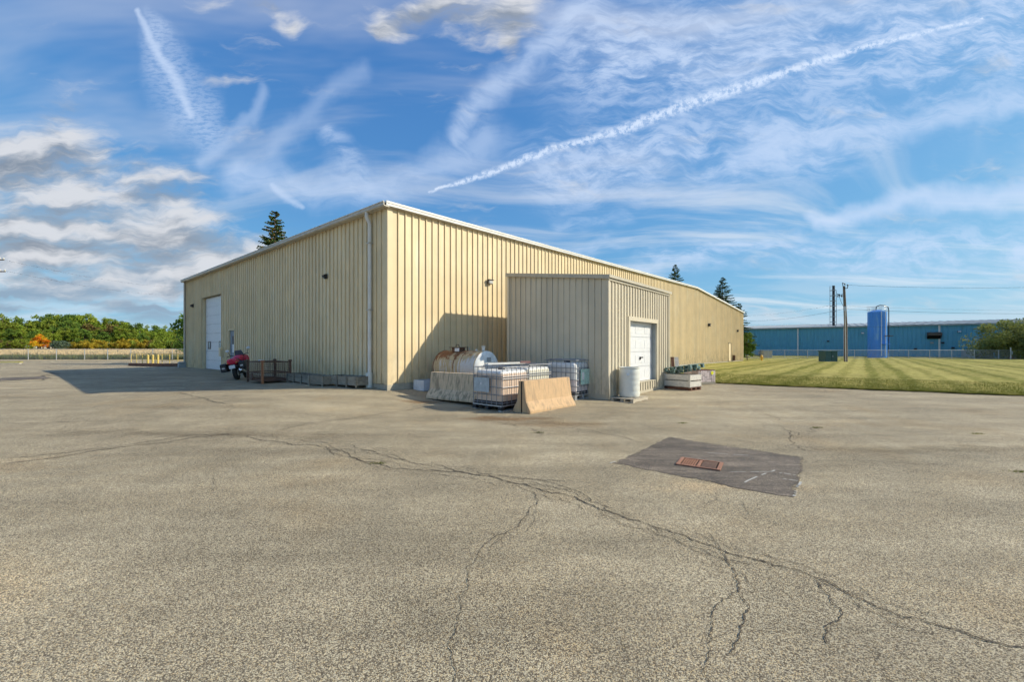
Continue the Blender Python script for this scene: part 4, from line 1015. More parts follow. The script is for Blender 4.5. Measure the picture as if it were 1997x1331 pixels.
prof = [(Rd * .93, 0), (Rd * .99, .03)] + [(Rd * (1.0 + .012 * math.sin(i * 1.6)), .06 + i * .042) for i in range(18)] + [(Rd * .97, Hd - .07), (Rd * .95, Hd - .045), (Rd * 1.03, Hd - .035), (Rd * 1.03, Hd), (Rd * .96, Hd), (Rd * .93, Hd - .04), (Rd * .9, .2)]
MB().lathe(prof, 32).build('barrel', M['whiteplastic'], dr_, smooth=True)
MB().box(-.17, -.09, -Rd - .004, -Rd + .05, Hd - .25, Hd - .18).build('label_patch', M['bluegrey'], dr_)

# pile: white slatted crate, green pallets
def boxy_crate(name, loc, rz, lx, ly, hz, rows, mat, label, cat, group=None, gap=.012, posts=3, foot=.06, postmat=None):
    e = empty(name, loc, rz, label, cat, group)
    t = .025; ph = (hz - foot) / rows
    for s_, (a0, a1, fix) in {'front': (0, lx, 0), 'back': (0, lx, ly)}.items():
        for k in range(rows):
            z0 = foot + k * ph + gap / 2; z1 = foot + (k + 1) * ph - gap / 2; j = random.uniform(-.006, .006)
            y0 = -t + j if s_ == 'front' else ly + j
            MB().box(a0, a1, y0, y0 + t, z0, z1).build('plank', mat, e)
        for k in range(posts):
            x = (lx - .07) * k / (posts - 1); y0 = -t - .035 if s_ == 'front' else ly + t + .008
            MB().box(x, x + .07, y0 + .0, y0 + .027, 0, hz).build('post', postmat or mat, e)
    for x in (0, lx - t):
        for k in range(rows):
            z0 = foot + k * ph + gap / 2; z1 = foot + (k + 1) * ph - gap / 2
            MB().box(x, x + t, .002, ly - .002, z0, z1).build('plank', mat, e)
    MB().box(.03, lx - .03, .002, ly - .002, foot, foot + .02).build('floor', mat, e)
    return e
pn = G(1347.5, 763.0); ang = math.atan2(.80, -.60)
fdx = Vector((-.62, .785, 0)).normalized()
rz_ = math.atan2(-fdx.y, -fdx.x); start = Vector((pn.x, pn.y, 0)) + fdx * 1.12
cz = gz(pn.x, pn.y)
bx_ = boxy_crate('wooden_bin', (start.x, start.y, cz + .12), rz_, 1.12, .72, .50, 2, M['whitewood'], 'white-painted slatted wooden bin carrying the green pallets', 'wooden bin', gap=.05, posts=2, foot=.0)
make_pallet((start.x, start.y, cz), rz_, 1.12, .75, M['brownwood'], 'dark brown pallet under the white slatted bin')
for k in range(2):
    lx, ly, h = 1.5, 1.0, .165
    s2 = start + fdx * (.44 - .10 * k)
    e = empty('pallet', (s2.x, s2.y, cz + .44 + .16 * k), 0, ['lower green plastic pallet resting askew on the white bin', 'upper green plastic pallet tilted on top of the stack'][k], 'pallet', 'green plastic pallets', (R(2), R(-11 + 2 * k), rz_ + R(7 - 9 * k)))
    for i in range(5):
        for j in range(3):
            x = (lx - .10) * i / 4; y = (ly - .12) * j / 2; MB().box(x, x + .10, y, y + .12, .022, h - .022).build('block', M['greenplastic'], e)
    for j in range(3): y = (ly - .12) * j / 2; MB().box(0, lx, y, y + .12, 0, .022).build('bottom_runner', M['greenplastic'], e)
    for i in range(8): x = (lx - .11) * i / 7; MB().box(x, x + .11, 0, ly, h - .022, h).build('deck_board', M['greenplastic'], e)
# boards leaning on the wall behind
for k, (u0, u1, mt, nm) in enumerate(((1306, 1311, 'oldwood', 'narrow weathered board leaning behind the green pallets'), (1312, 1318, 'brownwood', 'reddish-brown board leaning behind the green pallets'), (1319, 1327, 'whitewood', 'wide pale board leaning behind the green pallets'))):
    Yb = 19.5; a = at(u0, Yb); b = at(u1, Yb); ztop = CH - (697 - HZ) * Yb / F
    o = MB().add([(a.x, a.y, a.z), (b.x, b.y, a.z), (b.x, b.y + .25, ztop), (a.x, a.y + .25, ztop), (a.x, a.y + .03, a.z), (b.x, b.y + .03, a.z), (b.x, b.y + .28, ztop), (a.x, a.y + .28, ztop)],
                 [(0, 1, 2, 3), (4, 7, 6, 5), (0, 4, 5, 1), (1, 5, 6, 2), (2, 6, 7, 3), (3, 7, 4, 0)]).build('board', M[mt])
    tag(o, nm, 'board')
# skid of blocks
M['block'] = material('pink_grey_block', (0.60, 0.50, 0.47), .75, .2, 8, rnd=.2, alt=(.6, .56, .56), altlo=.56)
M['sticker_yellow'] = material('yellow_sticker', (0.80, 0.78, 0.02), .5, .05, 3)  # the sticker's own yellow
bk = G(1362, 751.5); b2 = G(1403, 751.5); bd = (b2 - bk); bd.z = 0; wS = bd.length; bd.normalize()
rzb = math.atan2(bd.y, bd.x) + R(14)
sk_ = empty('block_skid', onground(bk), rzb, 'skid of stacked pinkish paving blocks at the lawn edge', 'block skid')
bw = wS / 8; bh = .083
for r_ in range(6):
    for c_ in range(8):
        MB().box(c_ * bw + .008, (c_ + 1) * bw - .008, random.uniform(-.004, .006), .4, .12 + r_ * bh + .005, .12 + (r_ + 1) * bh - .005).build('block', M['block'], sk_)
for r_ in range(6):
    for c_ in range(4):
        MB().box(wS - .10, wS - .002, .402 + c_ * .12, .402 + (c_ + 1) * .12 - .005, .12 + r_ * bh + .002, .12 + (r_ + 1) * bh - .002).build('block', M['block'], sk_)
MB().box(.01, wS - .11, .41, .87, .12, .12 + 6 * bh - .01).build('block_core', M['block'], sk_)
for y in (.0, .42, .8): MB().box(0, wS, y, y + .08, .02, .118).build('skid_runner', M['oldwood'], sk_)
for c_ in range(8): MB().box(c_ * bw + .01, (c_ + 1) * bw - .02, .0, .86, .12 + 6 * bh + .002, .12 + 6 * bh + .03).build('cap_slat', M['brownwood'], sk_)
mb = MB(); mb.lathe([(.08, 0), (.08, .004)], 16); mb.v = [(wS * .80 + x, -.008 - z, .12 + bh * 4.7 + y) for x, y, z in mb.v]; mb.build('sticker', M['sticker_yellow'], sk_)

# weathered crates along the shaded wall
cr_pts = [(561.5, 745.5), (602, 751.0), (640, 752.5)]
ws = [(1.62, .48, 'long weathered wooden crate by the wire cage'), (1.12, .5, 'square-fronted weathered crate in the middle of the three'), (1.95, .55, 'weathered plank crate nearest the downspout')]
for k, ((u, v), (lx, ly, lab)) in enumerate(zip(cr_pts, ws)):
    p = G(u, v); dirx = -DA
    if k == 2:
        p2 = G(698, 759.3); dirx = (p2 - p); dirx.z = 0; lx = dirx.length; dirx.normalize()
    if k == 0:
        p2 = G(606, 751.0); dirx = (p2 - p); dirx.z = 0; lx = dirx.length - .05; dirx.normalize()
    if k == 1:
        p = G(603, 752.6); p2 = G(632, 754.8); dirx = (p2 - p); dirx.z = 0; lx = dirx.length; dirx.normalize()
    rzc = math.atan2(dirx.y, dirx.x)
    boxy_crate('wooden_crate', onground(p), rzc, lx, ly, .36, 1 if k == 1 else 2, M['oldwood'], lab, 'wooden crate', 'wooden crates along the shaded wall', posts=2 if k == 1 else 4, gap=.01)

# wire stillage ------------------------------------------------------------------
sf = G(511.5, 749.5)
stl = empty('wire_stillage', sf, math.atan2(DA.y, DA.x), 'rusty steel wire-mesh stillage with an orange rusted post', 'wire cage')
SX, SY, SH = 1.5, 1.0, .86            # local x along the wall (away), y towards camera side is negative
for i, (x, y) in enumerate(((0, 0), (SX, 0), (0, -SY), (SX, -SY))):
    MB().box(x - .035, x + .035, y - .035, y + .035, 0, SH + (.04 if i else 0)).box(x - .05, x + .05, y - .05, y + .05, SH - .04, SH + .03).build('post', M['rust_orange'] if i == 0 else M['rust'], stl)
def rail(p, q, w=.035, h=.042, mt='rust'): MB().beam(p, q, w, h).build('rail', M[mt], stl)
for z in (.14, .40, SH - .05):
    rail((.036, 0, z), (SX - .036, 0, z)); rail((.036, -SY, z), (SX - .036, -SY, z)); rail((0, -.036, z), (0, -SY + .036, z)); rail((SX, -.036, z), (SX, -SY + .036, z))
def meshpanel(o, ax, L, z0, z1, step):
    mb = MB(); k = 0; nn = int(L / step)
    for k in range(1, nn):
        p = Vector(o) + Vector(ax) * (k * L / nn); mb.beam((p.x, p.y, z0), (p.x, p.y, z1), .007, .007)
    mz = int((z1 - z0) / step)
    for k in range(1, mz):
        z = z0 + (z1 - z0) * k / mz; a = Vector(o) + Vector(ax) * .02; b = Vector(o) + Vector(ax) * (L - .02)
        mb.beam((a.x, a.y, z), (b.x, b.y, z), .007, .007)
    mb.build('wire_panel', M['rust'], stl)
for z0, z1 in ((.16, .39), (.42, SH - .08)):
    meshpanel((0, 0, 0), (1, 0, 0), SX, z0, z1, .07); meshpanel((0, -SY, 0), (1, 0, 0), SX, z0, z1, .07)
    meshpanel((0, 0, 0), (0, -1, 0), SY, z0, z1, .07); meshpanel((SX, 0, 0), (0, -1, 0), SY, z0, z1, .07)
MB().box(.05, SX - .05, -SY + .05, -.05, .07, .09).build('floor_sheet', M['rust'], stl)
MB().box(.1, .6, -.1, -.06, .86, .90).build('white_tag', M['plate'], stl)
o = MB().tube([(.9, .04, .25), (.9, .07, .25)], .13, 16); o.build('wheel', M['rust'], stl)
random.seed(8)
for k in range(7):
    x = .15 + .18 * k; MB().beam((x, -SY + .1, .11 + .01 * k), (x + random.uniform(-.1, .2), -.12, .12 + random.uniform(0, .08)), .03, .03).build('scrap_bar', M['rust'], stl)

# motorcycle ---------------------------------------------------------------------
mp = G(464, 741.5)
fwd = Vector((-.36, 1, 0)).normalized()
mc = empty('motorcycle', mp, 0, 'red touring motorcycle with black saddlebags parked by the shaded wall', 'motorcycle')
mc.rotation_euler = (0, R(-11), 0); mc.rotation_mode = 'XYZ'
mz_ = Matrix.Rotation(math.atan2(fwd.y, fwd.x) - math.pi / 2, 4, 'Z') @ Matrix.Rotation(R(-12), 4, 'Y')
mc.matrix_world = Matrix.Translation(mp) @ mz_
def wheel(yc, steer, w):
    prof = []
    e = MB(); n_ = 28; ro = .31
    for k in range(n_):
        a = 2 * math.pi * k / n_
        for j in range(8):
            b = 2 * math.pi * j / 8; rr_ = ro - .075 + .075 * math.cos(b); e.v.append((w * math.sin(b), yc + rr_ * math.cos(a), ro + rr_ * math.sin(a)))
    for k in range(n_):
        for j in range(8): e.f.append((k * 8 + j, k * 8 + (j + 1) % 8, ((k + 1) % n_) * 8 + (j + 1) % 8, ((k + 1) % n_) * 8 + j))
    o = e.build('tyre', M['rubber'], mc, smooth=True)
    mb = MB()
    for k in range(7):
        a = 2 * math.pi * k / 7; mb.beam((0, yc, ro), (0, yc + .2 * math.cos(a), ro + .2 * math.sin(a)), .04, .02)
    mb.tube([(-.06, yc, ro), (.06, yc, ro)], .045, 10); mb.build('rim', M['chrome'], o)
    mb = MB().tube([(.07, yc, ro), (.078, yc, ro)], .13, 18); mb.build('brake_disc', M['galv'], o)
wheel(0, 0, .085); wheel(1.45, .1, .062)
def hull(name, pts, mat, par=mc, sub=1):      # cross sections (y, zc, halfw, halfh)
    mb = MB(); n_ = 12; vs = []; fs = []
    for (y, z, hw, hh_) in pts:
        for k in range(n_):
            a = 2 * math.pi * k / n_; ca, sa = math.cos(a), math.sin(a)
            vs.append((hw * math.copysign(abs(ca) ** .75, ca), y, z + hh_ * math.copysign(abs(sa) ** .75, sa)))
    for i in range(len(pts) - 1):
        for k in range(n_): fs.append((i * n_ + k, (i + 1) * n_ + k, (i + 1) * n_ + (k + 1) % n_, i * n_ + (k + 1) % n_))
    fs.append(tuple(range(n_))); fs.append(tuple((len(pts) - 1) * n_ + k for k in range(n_ - 1, -1, -1)))
    mb.add(vs, fs); return mb.build(name, mat, par, smooth=True)
hull('tail_fairing', [(-.30, .84, .10, .07), (-.24, .82, .19, .13), (-.05, .80, .22, .15), (.15, .78, .20, .12), (.35, .74, .16, .10)], M['red'])
hull('seat', [(-.02, .90, .13, .04), (.2, .88, .17, .06), (.5, .82, .17, .06), (.72, .80, .13, .05)], M['rubber'])
hull('fuel_tank', [(.62, .86, .12, .08), (.75, .92, .20, .14), (.95, .95, .22, .15), (1.1, .92, .18, .12)], M['red'])
hull('front_fairing', [(1.0, .80, .30, .22), (1.2, .86, .36, .24), (1.38, .88, .30, .22), (1.52, .84, .16, .12), (1.6, .82, .05, .04)], M['red'])
hull('engine', [(.45, .42, .16, .15), (.6, .45, .22, .2), (.9, .47, .23, .22), (1.1, .45, .16, .16)], M['dark'])
hull('rear_mudguard', [(-.38, .55, .08, .02), (-.30, .66, .09, .03), (-.12, .70, .09, .04), (.1, .66, .08, .03)], M['dark'])
mb = MB(); mb.add([(-.20, 1.22, 1.02), (.20, 1.22, 1.02), (.13, 1.10, 1.30), (-.13, 1.10, 1.30), (-.20, 1.228, 1.02), (.20, 1.228, 1.02), (.13, 1.108, 1.30), (-.13, 1.108, 1.30)], [(0, 1, 2, 3), (7, 6, 5, 4), (0, 4, 5, 1), (2, 6, 7, 3), (1, 5, 6, 2), (3, 7, 4, 0)]); mb.build('windscreen', M['glass'], mc)
for s_ in (-1, 1):
    o = MB().box(s_ * .34 - .12, s_ * .34 + .12, -.32, .25, .42, .78).build('saddlebag', M['dark'], mc, bevel=.05)
    MB().box(s_ * .34 - .05, s_ * .34 + .05, -.335, -.322, .56, .62).build('latch', M['galv'], o)
    MB().tube([(s_ * .10, 1.45, .31), (s_ * .10, 1.22, 1.0)], .027, 8).build('fork', M['galv'], mc)
    MB().tube([(s_ * .05, 1.16, 1.02), (s_ * .28, 1.08, 1.10), (s_ * .42, .95, 1.08)], .016, 8).build('handlebar', M['dark'], mc)
    o = MB().tube([(s_ * .32, 1.1, 1.08), (s_ * .40, 1.16, 1.28)], .009, 6).build('mirror_stalk', M['dark'], mc)
    mb = MB(); mb.ball((s_ * .42, 1.16, 1.34), (.085, .025, .06), 14, 8); mb.build('mirror', M['plate'], o, smooth=True)
    MB().ball((s_ * .17, -.27, .76), (.04, .04, .03), 8, 5).build('indicator', M['orange_lens'], mc, smooth=True)
    MB().tube([(s_ * .09, 0, .31), (s_ * .12, .5, .38)], .025, 8).build('swingarm', M['galv'], mc)
MB().tube([(.22, .6, .30), (.24, .1, .38), (.26, -.30, .44)], [.04, .055, .06], 12).build('exhaust', M['chrome'], mc, smooth=True)
MB().box(-.11, .11, -.40, -.392, .52, .66).build('number_plate', M['plate'], mc)
MB().box(-.09, .09, -.30, -.27, .84, .89).build('tail_light', M['orange_lens'], mc, bevel=.01)
MB().tube([(-.15, .5, .3), (-.30, .45, .02)], .012, 6).build('side_stand', M['dark'], mc)

# ------------------------------------------------------------------ left background: fence, railing, kerbs
def mesh_material(name, fac, c):
    m = bpy.data.materials.new(name); m.use_nodes = True; t = m.node_tree; n = N(t); bs = t.nodes['Principled BSDF']
    bs.inputs['Base Color'].default_value = (*c, 1); bs.inputs['Roughness'].default_value = .5
    tr = t.nodes.new('ShaderNodeBsdfTransparent'); mx = t.nodes.new('ShaderNodeMixShader')
    ge = t.nodes.new('ShaderNodeNewGeometry'); x, y, z = n.sep(ge.outputs['Position'])
    a = n.m('ABSOLUTE', n.m('SUBTRACT', n.m('FRACT', n.m('MULTIPLY', n.m('ADD', x, z), 14.0)), .5)); b = n.m('ABSOLUTE', n.m('SUBTRACT', n.m('FRACT', n.m('MULTIPLY', n.m('SUBTRACT', x, z), 14.0)), .5))
    k = n.m('MAXIMUM', n.m('GREATER_THAN', a, .5 - fac), n.m('GREATER_THAN', b, .5 - fac))
    n.put(mx.inputs[0], k); t.links.new(tr.outputs[0], mx.inputs[1]); t.links.new(bs.outputs[0], mx.inputs[2]); t.links.new(mx.outputs[0], t.nodes['Material Output'].inputs[0])
    return m
M['chain'] = mesh_material('chain_link', .055, (.45, .46, .46))
def chain_fence(us, Ya, Yb, ua, ub, h, label, r=.03):
    pa = at(ua, Ya); pb = at(ub, Yb)
    e = empty('chain_link_fence', pa, 0, label, 'fence')
    d = pb - pa
    for u in us:
        k = (u - CU) / F; s = (k * pa.y - pa.x) / (d.x - k * d.y); p = pa + d * s - pa
        zz = gz(pa.x + p.x, pa.y + p.y) - pa.z
        MB().tube([(p.x, p.y, zz - .1), (p.x, p.y, zz + h + .05)], r * 1.4, 8).build('fence_post', M['galv'], e)
    MB().tube([(0, 0, h), (d.x, d.y, d.z + h)], r * .8, 6).build('top_rail', M['galv'], e)
    MB().tube([(0, 0, .06), (d.x, d.y, d.z + .06)], r * .4, 5).build('bottom_wire', M['galv'], e)
    MB().add([(0, 0, .02), (d.x, d.y, d.z + .02), (d.x, d.y, d.z + h), (0, 0, h)], [(0, 1, 2, 3)]).build('chain_mesh', M['chain'], e)
    return e
chain_fence([-2, 55, 110, 165, 210, 255, 298, 336, 370], 54.6, 56.4, -160, 395, 1.45, 'galvanised chain-link fence along the dry field on the left')
# yellow bollards
for k, u in enumerate((288.5, 298, 308)):
    p = at(u, 37.6 - .5 * k)
    e = empty('bollard', p, 0, ['farthest yellow bollard of three beside the railing', 'middle yellow bollard of three beside the railing', 'yellow bollard nearest the warehouse, of three'][k], 'bollard', 'yellow bollards near the railing')
    MB().tube([(0, 0, -.05), (0, 0, .93)], .085, 12).build('post', M['yellow'], e, smooth=True); MB().ball((0, 0, .93), .085, 12, 6).build('dome_cap', M['yellow'], e, smooth=True)
ra = at(256, 47.0); rb = at(364, 35.5)
e = empty('yellow_railing', ra, 0, 'thin yellow pipe railing beside the dock ramp', 'railing')
d = rb - ra
for k in range(9): p = d * (k / 8); MB().tube([(p.x, p.y, p.z), (p.x, p.y, p.z + 1.02)], .03, 6).build('rail_post', M['yellow'], e)
for z in (.45, 1.02): MB().tube([(0, 0, z), (d.x, d.y, d.z + z)], .028, 6).build('pipe_rail', M['yellow'], e)
ka = at(255, 38.0); kb = at(364, 33.0); d = kb - ka
o = MB().beam((ka.x, ka.y, ka.z + .10), (kb.x, kb.y, kb.z + .10), .35, .26).build('ramp_kerb', M['brownwood']); tag(o, 'dark timber kerb at the top of the dock ramp', 'kerb')
for (ua, ub, v, lab) in ((-60, 40, 711.0, 'short pale concrete kerb at the far left of the lot'), (-60, 150, 706.5, None)):
    if lab is None: continue
    a = G(ua, v + .3); b = G(ub, v - .6)
    o = MB().beam((a.x, a.y, a.z + .06), (b.x, b.y, b.z + .06), .3, .16).build('kerb', M['yellow'] if False else M['concrete']); tag(o, lab, 'kerb')
    o = MB().beam((a.x - 1, a.y + 2.2, a.z + .07), (b.x - 3, b.y + 2.2, b.z + .07), 4.0, .12).build('verge', M['lawn']); o['kind'] = 'structure'

# tall grass behind the fence
def blades(name, n, fx, fh, w, mat, label, zf, seed=1, lean=.25):
    rng = np.random.default_rng(seed); X, Y = fx(rng, n); Z = zf(X, Y); H = fh(rng, n)
    a = rng.uniform(0, math.pi, n); dx = np.cos(a) * w * rng.uniform(.5, 1.4, n); dy = np.sin(a) * w * rng.uniform(.5, 1.4, n)
    lx = rng.uniform(-lean, lean, n) * H; ly = rng.uniform(-lean, lean, n) * H
    V = np.empty((n, 3, 3)); V[:, 0] = np.stack([X - dx, Y - dy, Z], -1); V[:, 1] = np.stack([X + dx, Y + dy, Z], -1); V[:, 2] = np.stack([X + lx, Y + ly, Z + H], -1)
    return npmesh(name, V.reshape(-1, 3), np.arange(n * 3).reshape(n, 3), mat, kind='stuff', label=label)
M['straw'] = material('straw', (0.78, 0.60, 0.33), .9, .3, .3, trans=.2, world=True, alt=(.42, .33, .14), altlo=.55)
M['weed'] = material('weeds', (0.16, 0.19, 0.06), .9, .3, .5, trans=.25, world=True, alt=(.34, .30, .12), altlo=.52)
blades('tall_dry_grass', 52000, lambda r, n: (lambda Y: ((r.uniform(-1.32, -.74, n)) * Y, Y))(58.5 + 45 * r.random(n) ** 1.6), lambda r, n: r.uniform(.5, 1.15, n), .07, M['straw'], 'golden dry grass of the field beyond the left fence', fieldz, 2)
blades('weeds', 26000, lambda r, n: (lambda Y: ((r.uniform(-1.34, -.74, n)) * Y, Y))(56.2 + 2.6 * r.random(n)), lambda r, n: r.uniform(.2, .75, n), .05, M['weed'], 'green weeds at the foot of the left fence', fieldz, 3)
# ragged grass along the lawn edge
def edgefx(r, n):
    X = r.uniform(-4.5, 24, n); Yo = 7.2 * r.random(n) ** 2.2 - .14
    return e1g.x + ed.x * X + en.x * Yo, e1g.y + ed.y * X + en.y * Yo
M['blade'] = material('grass_blade', (0.17, 0.18, 0.03), .9, .4, 1.3, trans=.25, world=True, alt=(.42, .36, .11), altlo=.50)
blades('grass', 90000, edgefx, lambda r, n: r.uniform(.02, .085, n), .007, M['blade'], 'mown grass blades along the near edge of the lawn', lambda X, Y: gzs(X, Y) + .03, 5, .6)

spots_ = [G(1592, 835), G(1908, 847), (G(1990, 921)), G(1330, 826), G(740, 905), G(1052, 845)]
def weedfx(r, n):
    k = r.integers(0, len(spots_), n); X = np.array([p.x for p in spots_])[k] + r.normal(0, .07, n); Y = np.array([p.y for p in spots_])[k] + r.normal(0, .03, n); return X, Y
blades('weeds', 420, weedfx, lambda r, n: r.uniform(.01, .035, n), .005, M['blade'], 'tiny weeds sprouting from the asphalt cracks', gzs, 7, .8)

# ------------------------------------------------------------------ vegetation
def leaf_cloud(rng, centers, radii, per, size, squash=.8):
    C_ = np.repeat(centers, per, 0); Rr = np.repeat(radii, per)[:, None]
    d = rng.normal(size=(len(C_), 3)); d /= np.linalg.norm(d, axis=1)[:, None]
    p = C_ + d * Rr * (rng.random((len(C_), 1)) ** .45) * np.array([1, 1, squash])
    n = len(p); s = size * rng.uniform(.6, 1.4, (n, 1))
    u = rng.normal(size=(n, 3)) ; u /= np.linalg.norm(u, axis=1)[:, None]
    w = rng.normal(size=(n, 3)); w -= (w * u).sum(1)[:, None] * u; w /= np.linalg.norm(w, axis=1)[:, None]
    V = np.stack([p - u * s, p - w * s * .55, p + u * s, p + w * s * .55], 1)
    return V.reshape(-1, 3), np.arange(n * 4).reshape(n, 4)
def crown_mesh(name, seed, w, h, z0, nc, per, size, mat, shape='round'):
    rng = np.random.default_rng(seed); cs = []; rs = []
    while len(cs) < nc:
        q = rng.uniform(-1, 1, 3)
        if np.linalg.norm(q) > 1 or np.linalg.norm(q) < .35: continue
        t = (q[2] + 1) / 2
        wf_ = 1.0 if shape == 'round' else (1.25 * (1 - t) ** .8 + .12)
        cs.append((q[0] * w * wf_, q[1] * w * wf_, z0 + t * h)); rs.append(w * rng.uniform(.20, .42) * (1 if shape == 'round' else .8))
    V, Fq = leaf_cloud(rng, np.array(cs), np.array(rs), per, size)
    me_o = npmesh(name, V, Fq, mat); me = me_o.data; bpy.data.objects.remove(me_o); return me
def trunk_mesh(name, seed, h, r, nb=5, spread=.3, z1=.55):
    rg = random.Random(seed); mb = MB()
    mb.tube([(0, 0, -.3), (rg.uniform(-.1, .1), rg.uniform(-.1, .1), h * .4), (rg.uniform(-.2, .2), rg.uniform(-.2, .2), h)], [r * 1.2, r * .8, r * .15], 7)
    for k in range(nb):
        a = rg.uniform(0, 6.28); z = h * rg.uniform(.25, z1); L = h * spread * rg.uniform(.7, 1.3)
        mb.tube([(0, 0, z), (math.cos(a) * L * .5, math.sin(a) * L * .5, z + L * .35), (math.cos(a) * L, math.sin(a) * L, z + L * .9)], [r * .5, r * .3, r * .08], 5)
    me = bpy.data.meshes.new(name); me.from_pydata(mb.v, [], mb.f); me.materials.append(M['bark']); return me
def plant(name, loc, rz, crown, trunk, label, cat, group=None, scale=1.0, sz=1.0):
    e = empty(name, loc, rz, label, cat, group); e.scale = (scale, scale, scale * sz)
    for nm, me in (('crown', crown), ('trunk', trunk)):
        if me is None: continue
        o = bpy.data.objects.new(nm, me); col.objects.link(o); o.parent = e
    return e
random.seed(21)
crowns = [crown_mesh('forest_crown', 30 + k, 3.3, 9.2, 2.2, 55, 75, .30, M[['leaf_green', 'leaf_dark', 'leaf_lime', 'leaf_green', 'leaf_dark', 'leaf_brown'][k]]) for k in range(6)]
ftr = trunk_mesh('forest_trunk', 3, 10.5, .22)
# silhouette of the wood in photo pixels: (u, top v)
sil = [(-40, 616), (10, 613), (60, 620), (98, 611), (130, 613), (168, 614), (205, 619), (225, 619), (260, 627), (300, 633), (345, 637), (400, 642)]
def silv(u):
    for (u0, v0), (u1, v1) in zip(sil, sil[1:]):
        if u0 <= u <= u1: return v0 + (v1 - v0) * (u - u0) / (u1 - u0)
    return 642
for row, (Yr, dv, du) in enumerate(((186, 0, 17), (176, 13, 19), (167, 27, 20))):
    u = -45 + row * 7
    while u < 392:
        Yt = Yr + random.uniform(-4, 4); x = (u - CU) / F * Yt; zg = float(fieldz(np.array([x]), np.array([Yt]))[0])
        top = CH - (silv(u) + dv + random.uniform(-3, 4) - HZ) * Yt / F
        k = random.choices(range(6), [5, 5, 4, 4, 4, 1 if row else .3])[0]
        s = (top - zg) / 11.8
        plant('forest_tree', (x, Yt, zg), random.uniform(0, 6.28), crowns[k], ftr, ['mid-green', 'dark green', 'lime-green', 'mid-green', 'dark green', 'brownish'][k] + [' broadleaf tree in the back row of the distant wood', ' broadleaf tree in the middle of the distant wood', ' broadleaf tree at the front of the distant wood'][row], 'tree', 'trees of the distant wood', max(s, .55))
        u += du * random.uniform(.8, 1.25)
bush_m = [crown_mesh('bush_crown', 60 + k, 2.6, 3.4, .0, 26, 70, .24, M[['leaf_gold', 'leaf_lime', 'leaf_brown'][k]]) for k in range(3)]
u = -30
while u < 375:
    Yt = 158 + random.uniform(-2, 2); x = (u - CU) / F * Yt; zg = float(fieldz(np.array([x]), np.array([Yt]))[0])
    if not (50 < u < 108 or 104 < u < 132):
        k = 0 if u > 120 and random.random() < .6 else random.choice((1, 2, 1))
        plant('bush', (x, Yt, zg - .2), random.uniform(0, 6), bush_m[k], None, ['low golden bush at the foot of the distant wood', 'low lime-green bush at the foot of the distant wood', 'low brownish bush at the foot of the distant wood'][k], 'bush', 'bushes in front of the wood', random.uniform(.8, 1.15))
    u += random.uniform(11, 18)
ot = crown_mesh('orange_crown', 90, 3.5, 7.0, .7, 80, 110, .20, M['leaf_orange'], 'cone')
x = (78 - CU) / F * 152; zg = float(fieldz(np.array([x]), np.array([152.]))[0])
plant('orange_maple', (x, 152, zg), 0, ot, trunk_mesh('maple_trunk', 9, 6, .16), 'bright orange and yellow autumn tree at the edge of the wood', 'tree', None, .74)
gb_ = crown_mesh('willow_crown', 91, 2.6, 4.0, .0, 45, 90, .16, M['leaf_grey'])
x = (117 - CU) / F * 153; plant('grey_bush', (x, 153, zg - .2), 0, gb_, None, 'grey-green rounded bush right of the orange tree', 'bush', None, .95)
# small branches poking out left of the warehouse
p = at(366, 44); cb = crown_mesh('ash_crown', 95, 1.5, 2.6, 2.9, 26, 34, .16, M['leaf_dark'])
plant('young_tree', (p.x, p.y, p.z), 0, cb, trunk_mesh('ash_trunk', 11, 4.2, .08), 'sparse dark young tree peeking from behind the warehouse\'s far left end', 'tree')
cb2 = crown_mesh('dark_crown', 96, 2.2, 3.9, .1, 40, 60, .14, M['leaf_dark']); p = at(374, 62)
plant('dark_tree', (p.x, p.y, 0), 0, cb2, trunk_mesh('dark_trunk', 12, 4, .1), 'dark low tree at the warehouse\'s far left end', 'tree', None, 1.05)

